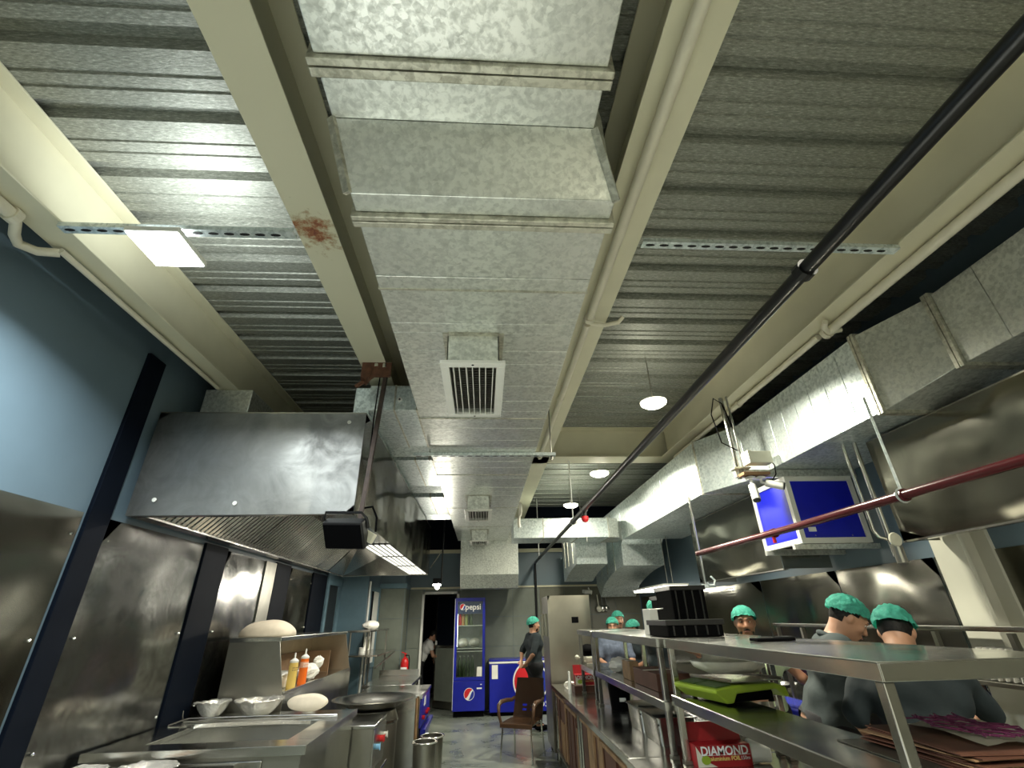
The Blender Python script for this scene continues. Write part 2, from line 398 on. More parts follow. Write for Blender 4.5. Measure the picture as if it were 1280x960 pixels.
tile_run(wb, 'y', 1.3, XR-.02, 0, 2.32, YB, M['tile_dark'])
MB().box(DX0, DX1, YB-.012, YB, DZ+.06, 2.32).build('tile', M['tile'], wb)
# tiled pillar in the far left corner
pl = struct('pillar_left', MB().box(-2.2, -1.66, 11.0, YB, 0, ZD), M['wall_blue'])
tile_run(pl, 'y', -2.18, -1.665, 0, 2.32, 11.0, M['tile'])
tile_run(pl, 'x+', 11.0, YB-.02, 0, 2.32, -1.66, M['tile'])
# trims
struct('trim_1', MB().box(-1.64, XR, YB-.04, YB, 2.325, 2.365), M['beige'], bev=.004)
struct('trim_2', MB().box(-2.2, -1.63, 10.96, 11.0, 2.325, 2.42).box(-1.66, -1.62, 10.97, YB-.04, 2.325, 2.42), M['blue_frame'], bev=.004)
struct('trim_3', MB().box(-2.2, XR, YB-.06, YB, 3.09, 3.17), M['beige'], bev=.004)
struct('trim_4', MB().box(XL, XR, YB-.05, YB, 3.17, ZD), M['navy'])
# door in the back wall, standing ajar away from the room
dr = struct('door_1', MB().box(DX0-.05, DX0, YB-.05, YB+.13, 0, DZ+.05).box(DX1, DX1+.05, YB-.05, YB+.13, 0, DZ+.05).box(DX0-.05, DX1+.05, YB-.05, YB+.13, DZ, DZ+.05), M['white'])
def door_leaf():
    leaf = link(bpy.data.objects.new('door_leaf', None)); leaf.parent = dr; leaf.location = (DX1-.01, YB+.10, 0); leaf.rotation_euler = (0, 0, math.radians(-42))
    LOCAL.add(leaf.name)
    w = .66
    MB().box(-w, 0, 0, .035, .02, .15).box(-w, -w+.035, 0, .035, .15, 2.18).box(-.035, 0, 0, .035, .15, 2.18).box(-w+.035, -.035, 0, .035, 1.14, 1.19).box(-w, 0, 0, .035, 2.18, 2.21).build('leaf_frame', M['steel_dark'], leaf)
    MB().box(-w+.035, -.035, .008, .026, .15, 1.14).build('lower_panel', M['tile'], leaf)
    MB().box(-w+.035, -.035, .008, .026, 1.19, 2.18).build('upper_panel', M['navy'], leaf)
    MB().box(-w+.02, -w+.07, -.014, 0, 1.20, 1.28).build('latch', M['white'], leaf)
door_leaf()
# window in the left wall near the pillar
wn = struct('window_1', MB().box(-2.2, -2.16, 10.0, 10.08, .9, 2.32).box(-2.2, -2.16, 10.86, 10.94, .9, 2.32).box(-2.2, -2.16, 10.08, 10.86, 2.24, 2.32).box(-2.2, -2.16, 10.08, 10.86, .9, .98), M['blue_frame'])
MB().box(-2.2, -2.19, 10.08, 10.42, .98, 2.24).build('pane', M['navy'], wn)
MB().box(-2.2, -2.18, 10.44, 10.86, .98, 2.24).build('shutter', M['white'], wn)
MB().cyl((-2.18, 9.965, 0), (-2.18, 9.965, 2.4), .019).build('post', M['white'], wn)
# stainless cladding sheets and dark posts on the left wall
def sheet(parent, name, y0, y1, z0, z1, mat, x=XL, d=.012, s=1, warp=.006):
    ny, nz = 10, 14; ph = random.uniform(0, 6)
    mb = MB(); xs = x + s*d
    f = lambda u, v: (xs + s*warp*math.sin(ph+5*u+2.2*v)*math.sin(3.1*v+ph)*min(1, 8*u*(1-u))*min(1, 8*v*(1-v)), y0+(y1-y0)*u, z0+(z1-z0)*v)
    mb.grid(f, ny, nz, thick=.008 if s > 0 else -.008)
    return mb.build(name, mat, parent, smooth=50)
ZS = 2.41
for (a, b, mt) in ((-2.95, 1.2, 'steel_wavy'), (1.21, 3.40, 'steel_wavy'), (3.645, 4.94, 'steel_smear'), (5.42, 6.38, 'steel_smear'), (7.26, 8.22, 'steel_wavy')):
    sheet(wl, 'steel_sheet', a, b, .02, ZS, M[mt])
    for yy in (a+.05, b-.05):
        for k in range(4): MB().ball((XL+.022, yy, .4+.62*k), .011, 8, 6).build('screw', M['chrome'], wl)
MB().box(XL, XL+.03, 6.40, 6.72, .02, ZS).build('steel_sheet', M['steel_dark'], wl)
for i, (a, b) in enumerate(((3.43, 3.63), (4.96, 5.40), (6.74, 7.24), (8.24, 8.98))):
    struct('trim_%d' % (5+i), MB().box(XL, XL+.03, a, b, 0, 3.7 if i == 0 else ZS+.02), M['navy'], bev=.004)
struct('trim_9', MB().box(XL, XL+.05, 9.0, 9.12, 0, 2.45).box(XL, XL+.05, 9.72, 9.9, 0, 2.45).box(XL, XL+.05, 9.12, 9.72, 2.3, 2.45), M['blue_frame'])
MB().box(XL, XL+.02, 9.12, 9.72, 0, 2.3).build('glossy_panel', M['blackmetal'], wl)
MB().box(XL, -2.2, 9.88, 9.9, 0, 2.5).build('jamb_panel', M['blue_frame'], wl)
# right wall: cladding below, painted above, steel column
for (a, b, mt) in ((-2.95, .2, 'steel_flat'), (.21, 2.4, 'steel_flat'), (2.41, 3.77, 'steel_flat'), (3.78, 4.94, 'steel_flat'), (4.95, 6.4, 'steel_flat'), (6.41, 8.8, 'steel_flat'), (8.81, 11.5, 'steel_dark')):
    sheet(wr, 'steel_sheet', a, b, .02, 2.07, M[mt], x=XR, s=-1, warp=.003)
col = struct('column_right', MB().box(3.40, 3.43, 3.27, 3.51, 0, 2.92).box(3.43, 3.63, 3.38, 3.40, 0, 2.92).box(3.62, 3.65, 3.27, 3.51, 0, 2.92), M['beige_dark'], bev=.004)
# ---------------------------------------------------------------- steel beams
def ibeam_y(name, x, w, y0, y1, zb, zt, mat, label, tf=.014, tw=.012):
    mb = MB().box(x-w/2, x+w/2, y0, y1, zb, zb+tf).box(x-w/2, x+w/2, y0, y1, zt-tf, zt).box(x-tw/2, x+tw/2, y0, y1, zb+tf, zt-tf)
    o = mb.build(name, mat, bev=.003); meta(o, label, kind='structure'); return o
ibeam_y('ceiling_beam', -2.44, .20, YF, 6.2, 3.70, ZD, M['beige'], 'cream steel beam along the top of the blue left wall')
ibeam_y('ceiling_beam', -.965, .225, YF, 6.2, 3.70, ZD, M['beige_rust'], 'cream steel beam with a rust stain left of the central duct')
ibeam_y('ceiling_beam', .80, .25, YF, YB, 3.70, ZD, M['beige'], 'cream steel beam carrying a conduit right of the central duct')
ibeam_y('ceiling_beam', 2.63, .20, YF, 6.2, 3.70, ZD, M['beige'], 'cream steel beam above the right-hand duct')
for i, y in enumerate((6.34,)):
    mb = MB().box(XL, XR, y-.15, y+.15, 3.70, 3.72).box(XL, XR, y-.01, y+.01, 3.72, ZD).box(XL, XR, y-.15, y+.15, ZD-.016, ZD)
    meta(mb.build('cross_beam', M['beige'], bev=.003), 'deep cream cross beam spanning the room under the deck', None, kind='structure')
# ================================================================ DUCTS
def seam(mb, x0, x1, y, z0, z1, w=.012, d=.006):
    mb.box(x0-d, x1+d, y-w/2, y+w/2, z0-d, z1+d)
def center_duct():
    t = thing('air_duct', 'long galvanised duct with a stepped near end running down the room centre', 'duct', (0, 4, 3.3))
    g, gs = M['galv'], M['galv_seam']
    x0, x1 = -.605, .44
    for a, b in ((-2.9, -2.0), (-1.996, -1.1), (-1.096, -.2), (-.196, .955)):
        MB().box(x0, x1, a, b, 3.475, 3.93).build('duct_panel', g, t, bev=.004)
    MB().box(x0-.025, x1+.025, .957, .985, 3.45, 3.95).box(x0-.025, x1+.025, .99, 1.025, 3.45, 3.95).build('flange', gs, t, bev=.004)
    MB().box(x0, x1, 1.027, 1.19, 3.475, 3.93).build('duct_panel', g, t, bev=.004)
    # offset piece going down
    mb = MB(); xa0, xa1, xb0, xb1 = x0, x1, -.535, .525
    V = [mb.bm.verts.new(p) for p in ((xa0,1.192,3.475),(xa1,1.192,3.475),(xa1,1.192,3.93),(xa0,1.192,3.93),(xb0,1.31,3.20),(xb1,1.31,3.20),(xb1,1.31,3.72),(xb0,1.31,3.72))]
    for f in ((0,1,2,3),(4,7,6,5),(0,4,5,1),(1,5,6,2),(2,6,7,3),(3,7,4,0)): mb.bm.faces.new([V[i] for i in f])
    mb.build('offset_panel', g, t, bev=.004)
    MB().bar((xa0-.004,1.19,3.472), (xb0-.004,1.31,3.197), .03, .02).build('corner_seam', gs, t)
    MB().bar((xa1+.004,1.19,3.472), (xb1+.004,1.31,3.197), .03, .02).build('corner_seam', gs, t)
    x0, x1 = -.53, .525
    MB().box(x0, x1, 1.312, 1.405, 3.20, 3.72).build('duct_panel', g, t, bev=.004)
    MB().box(x0-.02, x1+.02, 1.407, 1.432, 3.175, 3.74).box(x0-.02, x1+.02, 1.437, 1.467, 3.175, 3.74).build('flange', gs, t, bev=.004)
    ys = [1.469, 1.80, 1.90, 2.20, 2.30, 2.50, 2.67, 2.99, 3.25, 3.45, 3.82, 4.13] + [4.13+.22*k for k in range(1, 28)] + [10.382]
    for a, b in zip(ys[:-1], ys[1:]):
        j = random.uniform(0, .002)
        MB().box(x0, x1, a+.002, b-.002, 3.20-j, 3.69).build('duct_panel', g, t, bev=.003)
    for y in (1.9, 3.6, 5.3, 7.1, 8.7):
        mb = MB(); seam(mb, x0, x1, y, 3.20, 3.685); mb.build('standing_seam', gs, t)
    # end drop towards the back wall
    mb = MB(); P = [(10.384, 3.20), (10.384, 2.52), (10.60, 2.27), (11.1, 2.27), (11.3, 2.6), (11.3, 3.69), (10.384, 3.69)]
    mb.prism(P, 'x', -.47, .75); mb.build('drop_elbow', g, t, bev=.006)
    return t
center_duct()
def grille(name_label, y0, y1, xc=-.065, w=.37, z=2.985):
    t = thing('ceiling_vent', name_label, 'vent', (xc, (y0+y1)/2, 3.2), group='vents under the central duct')
    a, b = xc-w/2, xc+w/2; ca, cb = a+.035, b-.035
    MB().box(ca, ca+.006, y0+.04, y1-.04, z+.02, 3.2).box(cb-.006, cb, y0+.04, y1-.04, z+.02, 3.2).box(ca, cb, y0+.04, y0+.046, z+.02, 3.2).box(ca, cb, y1-.046, y1-.04, z+.02, 3.2).build('collar', M['galv'], t)
    MB().box(ca-.03, ca, y0+.02, y1-.02, 3.192, 3.2).box(cb, cb+.03, y0+.02, y1-.02, 3.192, 3.2).box(ca, cb, y0+.01, y0+.04, 3.192, 3.2).build('collar_tape', M['galv_seam'], t)
    f = .05
    MB().box(a, b, y0, y0+f, z, z+.022).box(a, b, y1-f, y1, z, z+.022).box(a, a+f, y0+f, y1-f, z, z+.022).box(b-f, b, y0+f, y1-f, z, z+.022).build('frame', M['white'], t, bev=.003)
    n = 7
    for i in range(n):
        x = a+f+(w-2*f)*(i+.5)/n
        MB().obox((x+random.uniform(-.003,.003), (y0+y1)/2, z+.014), (.005, y1-y0-2*f, .026), (0, random.uniform(-.1,.1), random.uniform(-.008,.008))).build('blade', M['white'], t)
    for i in range(22):
        y = y0+f+(y1-y0-2*f)*(i+.5)/22
        MB().box(a+f, b-f, y-.003, y+.003, z+.04, z+.058).build('rear_blade', M['steel_dark'], t)
    MB().box(ca+.006, cb-.006, y0+.05, y1-.05, 3.10, 3.11).build('damper', M['dark'], t)
    for y in (y0+.02, y1-.02): MB().ball((xc, y, z), (.008,.008,.004), 8, 6).build('screw', M['dark'], t)
grille('white louvred vent under the central duct, nearest and largest of three', 2.28, 3.06)
grille('white louvred vent under the central duct, between the near and last vents', 6.27, 7.03)
grille('small white louvred vent at the far end of the central duct', 8.98, 9.55)
# short branch ducts between the central duct and the hood
BR = ((3.80, 5.00, 3.36, 3.60, 'nearest galvanised branch duct beside the hood, open hole in its front'),
      (5.25, 6.66, 3.36, 3.58, 'second galvanised branch duct along the hood, behind the hanger channel'),
      (7.00, 8.55, 3.34, 3.58, 'third galvanised branch duct along the hood, near its far end'))
for i, (a, b, z0, z1, lb) in enumerate(BR):
    t = thing('branch_duct', lb, 'duct', (-.8, a, z0), group='branch ducts from the central duct to the hood')
    mb = MB().prism([(a, z0), (a, z1), (b, z1), (b, z0-.04), (b-.25, z0)], 'x', -1.02, -.546)
    mb.build('duct_body', M['galv_bright'], t, bev=.004)
    MB().box(-1.16, -1.022, a+.05, b-.05, 3.285, z1).build('elbow', M['galv_bright'], t, bev=.004)
    MB().box(-.60, -.54, a-.006, b+.006, z0-.006, z1+.006).box(-.80, -.785, a-.006, b+.006, z0-.006, z1+.006).build('flange', M['galv_seam'], t, bev=.002)
    MB().cyl((-.75, a-.012, z0+.10), (-.75, a, z0+.10), .022).build('handle_plate', M['white'], t)
    MB().cyl((-.75, a-.016, z0+.10), (-.75, a-.012, z0+.10), .009).build('spindle', M['dark'], t)
# right-hand duct with two offsets
def right_duct():
    t = thing('air_duct', 'galvanised duct hung along the right side, stepped twice along its length', 'duct', (3.0, 4, 3.2))
    top = 3.55
    def seg(a, b, xa, xb, za, zb, w, mat, name='duct_panel', ta=top, tb=top):
        mb = MB()
        V = [mb.bm.verts.new(p) for p in ((xa,a,za),(xa+w,a,za),(xa+w,a,ta),(xa,a,ta),(xb,b,zb),(xb+w,b,zb),(xb+w,b,tb),(xb,b,tb))]
        for f in ((0,1,2,3),(4,7,6,5),(0,4,5,1),(1,5,6,2),(2,6,7,3),(3,7,4,0)): mb.bm.faces.new([V[i] for i in f])
        return mb.build(name, mat, t, bev=.003)
    g = M['galv_bright']; gg = M['galv']
    w = 1.02
    XA, XC, XD = 2.94, 2.79, 2.52
    ys = [-2.9, -2.2, -1.5, -.8, -.1, .6, 1.0, 1.35, 1.7, 2.02, 2.30]
    for a, b in zip(ys[:-1], ys[1:]): seg(a+.002, b-.002, XA, XA, 3.04, 3.04, .70, gg)
    MB().box(XA-.02, XA+.705, 2.30, 2.325, 3.02, 3.57).box(XA-.02, XA+.705, 2.33, 2.355, 3.02, 3.57).build('flange', M['galv_seam'], t, bev=.003)
    seg(2.357, 2.80, XA, XC, 3.04, 2.94, .70, gg, 'offset_panel')
    MB().box(XC-.02, XC+.855, 2.80, 2.825, 2.92, 3.57).box(XC-.02, XC+.855, 2.83, 2.855, 2.92, 3.57).build('flange', M['galv_seam'], t, bev=.003)
    ys = [2.857, 3.05, 3.25, 3.45, 3.65, 3.85, 4.05, 4.25, 4.45, 4.62]
    for a, b in zip(ys[:-1], ys[1:]): seg(a+.0015, b-.0015, XC, XC, 2.94, 2.94, .85, g)
    seg(4.622, 5.16, XC, XD, 2.94, 2.93, .85, g, 'offset_panel')
    MB().box(XD-.015, XD+1.115, 5.16, 5.18, 2.915, 3.565).build('flange', M['galv_seam'], t, bev=.003)
    ys = [5.182, 5.5, 5.8, 6.1, 6.4, 6.7, 7.0, 7.3, 7.6, 7.9, 8.2, 8.6]
    for a, b in zip(ys[:-1], ys[1:]): seg(a+.0015, b-.0015, XD, XD, 2.93, 2.93, 1.10, g)
    # end boot curving down
    P = [(8.605, 3.55), (8.605, 2.93), (8.72, 2.86), (8.74, 2.50)] + [(8.74+1.6*s, 2.50-.20*s*s-.04*s) for s in (.1,.25,.4,.55,.7,.85,1)] + [(10.7, 2.06), (11.0, 2.3), (11.0, 3.3), (10.7, 3.55)]
    MB().prism(P, 'x', XD, XD+.75).build('end_boot', g, t, bev=.004)
    for y in (9.3, 9.9, 10.4): MB().box(XD-.008, XD, y, y+.012, 2.45, 3.5).build('standing_seam', M['galv_seam'], t)
    return t
right_duct()
# cross duct joining both at the far end
t = thing('cross_duct', 'short galvanised cross duct between central duct and right-hand duct', 'duct', (1.4, 8.7, 3.0))
for a, b in ((.53, 1.05), (1.054, 1.65), (1.654, 2.2)): MB().box(a, b, 8.30, 8.95, 2.93, 3.26).build('duct_panel', M['galv_bright'], t, bev=.004)
MB().prism([(2.204, 8.30), (2.40, 8.38), (2.515, 8.60), (2.515, 8.95), (2.204, 8.95)], 'z', 2.93, 3.26).build('elbow', M['galv'], t, bev=.004)
for x in (1.05, 1.652, 2.2): MB().box(x-.006, x+.006, 8.292, 8.96, 2.922, 3.268).build('standing_seam', M['galv_seam'], t)
t = thing('duct_drop', 'galvanised drop boot below the cross duct, left of the long duct end', 'duct', (1.85, 9.2, 2.6))
P = [(8.951, 3.2), (8.951, 2.86), (8.99, 2.56)] + [(8.99+1.35*s, 2.56-.10*s-.10*s**3) for s in (.15,.3,.5,.7,.85,1)] + [(10.5, 2.36), (10.5, 3.2)]
MB().prism(P, 'x', 1.72, 2.30).build('drop_body', M['galv_bright'], t, bev=.004)
MB().cyl((2.0, 9.6, 3.19), (2.0, 9.6, 4.16), .007, n=8).build('hanger_rod', M['steel_dark'], t)
for y in (9.3, 9.8, 10.2): MB().box(1.712, 1.72, y, y+.014, 2.6, 3.2).build('standing_seam', M['galv_seam'], t)
# strip of white paper hanging from the central duct
def paper():
    mb = MB(); f = lambda u, v: (.55+.05*u+.015*math.sin(6*v), 7.4+.03*math.sin(5*u+3*v), 3.36-.42*v+.03*u*(1 if v > .5 else -1))
    mb.grid(f, 4, 10, thick=.003); return meta(mb.build('paper_strip', M['paper'], smooth=60), 'white paper strip hanging off the right edge of the central duct', 'paper')
paper()

# ================================================================ HOODS
def left_hood():
    t = thing('extractor_hood', 'large stainless extractor hood over the left cooking counters', 'hood', (-1.85, 6.4, 2.44))
    x0, x1, y0, y1, z0, z1 = -2.68, -1.0, 3.70, 9.3, 2.445, 3.28
    def wav(u, v): return .010*math.sin(5.1*u+1.3*v)*math.sin(3.4*v+.6)
    mb = MB(); mb.grid(lambda u, v: (x0+(x1-x0)*u, y0+wav(u*1.4, v)*min(1, 9*u*(1-u))*min(1, 9*v*(1-v)), z0+(z1-z0)*v), 22, 12, thick=.012)
    mb.build('front_panel', M['steel_hood'], t, smooth=50)
    mb = MB(); mb.grid(lambda u, v: (x1+.9*wav(u*3, v)*min(1, 20*u*(1-u))*min(1, 9*v*(1-v)), y0+.013+(y1-y0-.013)*u, z0+(z1-z0)*v), 40, 10, thick=.012)
    mb.build('side_panel', M['steel_wavy'], t, smooth=50)
    MB().box(x0, x0+.012, y0+.013, y1, z0, z1).build('back_panel', M['steel_dark'], t)
    MB().box(x0+.013, x1-.013, y1-.012, y1, z0, z1).build('end_panel', M['steel_wavy'], t)
    MB().box(x0, x1, y0, y1, z1+.001, z1+.012).build('top_panel', M['steel_dark'], t)
    MB().box(x0+.2, x1-.35, y0+.09, y1-.1, 2.93, 2.94).build('inner_ceiling', M['steel'], t)
    # drip channel along wall, and lips
    MB().box(x0+.013, -2.55, y0+.05, y1-.013, 2.44, 2.452).box(-2.56, -2.548, y0+.05, y1-.013, 2.452, 2.48).build('drip_channel', M['steel'], t)
    MB().box(x0+.01, x1-.01, y0+.013, y0+.07, 2.443, 2.455).build('front_lip', M['steel'], t)
    # supply plenum along the room side with grids of slots
    MB().box(-1.36, x1-.013, y0+.07, y1-.02, 2.46, 2.93).build('supply_plenum', M['steel'], t)
    for (a, b) in ((5.40, 6.42), (6.52, 7.6), (7.72, 9.1)):
        g = MB().box(-1.32, -1.02, a, b, 2.452, 2.459).build('supply_grid', M['dark'], t)
        for i in range(5):
            for j in range(2):
                xx = -1.318+.064*i; yy = a+.015+(b-a-.02)/2*j
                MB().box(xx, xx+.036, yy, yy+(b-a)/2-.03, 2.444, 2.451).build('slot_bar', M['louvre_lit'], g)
    # hood lamps under the inner ceiling
    for y in (4.7, 6.3, 7.9):
        MB().cyl((-1.62, y-.16, 2.90), (-1.62, y+.16, 2.90), .03, n=12).build('hood_lamp', M['hood_bulb'], t)
        area('hood_light', t, (-1.62, y, 2.865), .30, 9, (1,.96,.84), sy=.05)
    # sloped baffle filter bank
    ns = 62; ya, yb = y0+.10, 8.35; p = (yb-ya)/ns; me = None
    d = Vector((.485, 0, .475)); L = d.length; ang = -math.atan2(.475, .485)
    for i in range(ns):
        y = ya+(i+.5)*p
        if me is None:
            o = MB().obox((0,0,0), (L, p*.66, .012)).build('baffle_slat', M['steel'], t, bev=.004, local=True); me = o.data
        else:
            o = link(bpy.data.objects.new('baffle_slat', me)); o.parent = t; b = o.modifiers.new('bevel', 'BEVEL'); b.width = .004; b.segments = 1; b.limit_method = 'ANGLE'
        o.location = Vector((-2.305, y, 2.695)) - WL[t.name]; o.rotation_euler = (0, ang, 0)
    MB().obox((-2.285, (ya+yb)/2, 2.725), (L, yb-ya, .006), (0, ang, 0)).build('filter_backing', M['dark'], t)
    for k in range(1, 8):
        y = ya+(yb-ya)*k/8
        MB().obox((-2.309, y, 2.691), (L, .022, .014), (0, ang, 0)).build('filter_edge', M['steel'], t)
    # far end return slope
    mb = MB(); V = [mb.bm.verts.new(p) for p in ((-2.54, y1-.03, 2.452), (-1.37, y1-.03, 2.452), (-1.37, 8.8, 2.93), (-2.06, 8.37, 2.93), (-2.54, 8.37, 2.455))]
    mb.bm.faces.new(V[:4]); mb.bm.faces.new((V[0], V[3], V[4])); mb.build('end_slope', M['steel'], t)
    for x, y, z in ((-1.13, 3.688, 3.20), (-1.9, 3.688, 2.53), (-2.5, 3.688, 2.56)): MB().cyl((x, y, z), (x, y+.006, z), .016).build('stud', M['white'], t)
    return t

M['steel_hood'] = stainless('hood_front_stainless', (.62,.63,.62), (.36,.50), warp=.9, wsc=1.0, smear=.30)
left_hood()
t = thing('duct_riser', 'galvanised duct box rising from the top of the left hood', 'duct', (-2.5, 4.4, 3.3))
MB().box(-2.98+.35, -2.20, 4.1, 4.9, 3.30, 3.695).build('riser_body', M['galv'], t, bev=.006)
MB().box(-2.66, -2.17, 4.07, 4.93, 3.295, 3.325).build('flange', M['galv_seam'], t)
def right_hood(name, lb, x, y0, y1, z0, z1, depth):
    t = thing('extractor_hood', lb, 'hood', (x+.2, (y0+y1)/2, z0))
    mb = MB(); mb.grid(lambda u, v: (x+.012*math.sin(7*u+2*v)*math.sin(3*v+1)*min(1, 12*u*(1-u))*min(1, 9*v*(1-v)), y0+(y1-y0)*u, z0+(z1-z0)*v), 24, 10, thick=-.012)
    mb.build('face_panel', M['steel_wavy'], t, smooth=50)
    MB().box(x+.013, x+depth, y1-.012, y1, z0, z1).build('end_panel', M['steel_wavy'], t)
    MB().box(x+.013, x+depth, y0, y0+.012, z0, z1).build('end_panel', M['steel_wavy'], t)
    MB().box(x, x+depth, y0, y1, z1, z1+.01).build('top_panel', M['steel_dark'], t)
    MB().box(x-.004, x+.05, y0, y1, z0-.012, z0).build('bottom_lip', M['steel'], t)
    MB().box(x+.05, x+depth, y0+.02, y1-.02, z0+.30, z0+.31).build('inner_ceiling', M['steel'], t)
    area('hood_light', t, (x+.16, (y0+y1)/2, z0+.075), y1-y0-1.2, 2.5, (1,.96,.82), aim=(0,0,-1), sy=.04).rotation_euler = (0,0,PI/2)
    tb = MB().cyl((x+.16, y0+.6, z0+.10), (x+.16, y1-.6, z0+.10), .018, n=10).build('hood_lamp', M['tube'], t)
right_hood('hood', 'stainless hood over the right wall counter, nearest, beside the cream column', 3.10, -1.2, 3.40, 2.15, 2.905, .28)
right_hood('hood', 'farther stainless hood on the right wall beyond the blue unit', 3.10, 4.95, 7.0, 2.10, 2.905, .53)
# blue ventilation unit between the hoods
t = thing('ventilation_unit', 'blue panelled ventilation unit in a white frame hung above the right wall', 'air unit', (3.25, 4.5, 2.25))
x0, x1, y0, y1, z0, z1 = 2.87, 3.54, 4.20, 4.82, 2.25, 2.86
f = .045
for (a, b) in ((x0, x0+f), (x1-f, x1)):
    for (c, d) in ((y0, y0+f), (y1-f, y1)): MB().box(a, b, c, d, z0, z1).build('frame_post', M['white'], t)
for z in (z0, z1-f):
    for (c, d) in ((y0, y0+f), (y1-f, y1)): MB().box(x0+f, x1-f, c, d, z, z+f).build('frame_rail', M['white'], t)
    for (a, b) in ((x0, x0+f), (x1-f, x1)): MB().box(a, b, y0+f, y1-f, z, z+f).build('frame_rail', M['white'], t)
MB().box(x0+f, x1-f, y0+.012, y0+.03, z0+f, z1-f).build('front_panel', M['brandblue2'], t)
MB().box(x0+.012, x0+.03, y0+f, y1-f, z0+f, z1-f).build('side_panel', M['brandblue2'], t)
MB().box(x0+.03, x1-.03, y0+f, y1-f, z0+.02, z0+.03).build('bottom_panel', M['black'], t)
MB().box(x0+.10, x0+.17, y0+.004, y0+.012, z0+.10, z0+.14).build('label_plate', M['print_white'], t)
for px in (x0+.15, x0+.5): MB().ball((px, y0+.01, z0+.065), .006, 8, 6).build('screw', M['chrome'], t)
for y in (y0+.08, y1-.08): MB().box(x0-.04, XR-.002, y-.02, y+.02, z0-.045, z0-.002).build('support_rail', M['galv'], t)
# ================================================================ HANGERS, CHANNELS, PIPES
def channel(name, lb, x0, x1, y, z, w=.055, h=.03, holes=True, mat=None):
    t = thing(name, lb, 'channel', ((x0+x1)/2, y, z))
    MB().box(x0, x1, y-w/2, y+w/2, z, z+.004).box(x0, x1, y-w/2, y-w/2+.004, z+.004, z+h).box(x0, x1, y+w/2-.004, y+w/2, z+.004, z+h).build('channel_body', mat or M['galv_bright'], t)
    n = int((x1-x0)/.085)
    for i in range(n if holes else 0):
        x = x0+.05+.085*i
        MB().prism([(x+.018*math.cos(a)*(1.6), y+.010*math.sin(a)) for a in [2*PI*k/10 for k in range(10)]], 'z', z-.0015, z+.001).build('slot', M['dark'], t)
    return t
channel('slotted_channel', 'slotted metal channel between the left wall beam and the rusty beam', -2.34, -1.08, 2.03, 3.664)
channel('slotted_channel', 'slotted metal channel between the two right-hand beams', .93, 2.53, 2.03, 3.664)
t = channel('duct_hanger', 'slotted hanger channel under the middle of the central duct', -.70, .73, 4.50, 3.165)
for x in (-.537, .69):
    MB().cyl((x, 4.50, 3.12), (x, 4.50, 4.14), .007, n=8).build('hanger_rod', M['steel_dark'], t)
    MB().cyl((x, 4.50, 3.13), (x, 4.50, 3.163), .016, n=6).build('nut', M['steel_dark'], t)
t = thing('duct_hanger', 'galvanised hanger frame under the right-hand duct by the cameras', 'hanger', (3.1, 4.25, 2.85))
MB().box(2.42, 3.66-.03, 4.22, 4.265, 2.86, 2.935).build('channel_body', M['galv'], t, bev=.004)
MB().cyl((2.46, 4.24, 2.85), (2.46, 4.24, 3.70), .022, n=10).build('hanger_post', M['steel'], t)
MB().cyl((2.50, 4.20, 2.85), (2.50, 4.20, 3.70), .012, n=8).build('hanger_post', M['steel'], t)
MB().box(2.40, 2.56, 4.18, 4.28, 2.935, 2.95).build('clamp_plate', M['galv_seam'], t)
def pipe(name, lb, pts, r, mat, cat='pipe', clamps=(), fit=()):
    t = thing(name, lb, cat, pts[0])
    MB().tube(pts, r, 14).build('pipe_run', mat, t, smooth=40)
    for c, d in clamps: MB().cyl(Vector(c)-Vector(d)*.02, Vector(c)+Vector(d)*.02, r*1.35, n=14).build('coupling', mat, t)
    return t
t = pipe('sprinkler_pipe', 'black sprinkler main running under the deck from front right to the back wall', [(1.20, -2.9, 2.85), (1.21, 4.0, 2.85), (1.22, 11.45, 2.85)], .029, M['blackmetal'], clamps=(((1.206,1.3,2.85), (0,1,0)), ((1.215,6.37,2.85), (0,1,0)), ((1.218,5.6,2.85), (0,1,0)), ((1.22,10.5,2.85), (0,1,0))))
MB().cyl((1.217, 5.6, 2.82), (1.217, 5.6, 2.76), .02, n=12).build('branch_fitting', M['blackmetal'], t)
MB().lathe([(.005,2.765),(.040,2.77),(.044,2.735),(.030,2.71),(.006,2.70)], (1.217,5.6,0), 16).build('sprinkler_head', M['print_red'], t)
MB().cyl((1.217, 5.6, 2.715), (1.217, 5.6, 2.48), .004, n=6).build('sensor_wire', M['white'], t)
MB().cyl((1.22, 6.37, 2.87), (1.22, 6.37, 3.70), .008, n=8).build('hanger_rod', M['white'], t)
MB().tube([(1.22+.04*math.cos(a), 6.37, 2.85+.04*math.sin(a)) for a in [2*PI*k/14 for k in range(14)]], .006, 6, closed=True).build('hanger_ring', M['white'], t)
MB().cyl((1.22, 10.6, 2.87), (1.22, 10.6, 4.14), .008, n=8).build('hanger_rod', M['white'], t)
MB().tube([(1.22, 11.45, 2.85), (1.22, 11.52, 2.78), (1.22, 11.54, 2.5), (1.22, 11.54, 1.95), (1.22, 11.54, 1.2)], .026, 10).build('drop_pipe', M['blackmetal'], t, smooth=40)
t = pipe('conduit', 'cream conduit clipped under the beam right of the central duct', [(.77, -2.9, 3.655), (.77, 2.80, 3.655)], .03, M['pipe_cream'], clamps=(((.77,2.78,3.655), (0,1,0)),))
MB().tube([(.77, 2.80, 3.665), (.80, 2.84, 3.65), (.90, 2.85, 3.645), (1.0, 2.83, 3.66), (1.03, 2.80, 3.69)], .016, 10).build('side_loop', M['pipe_cream'], t, smooth=40)
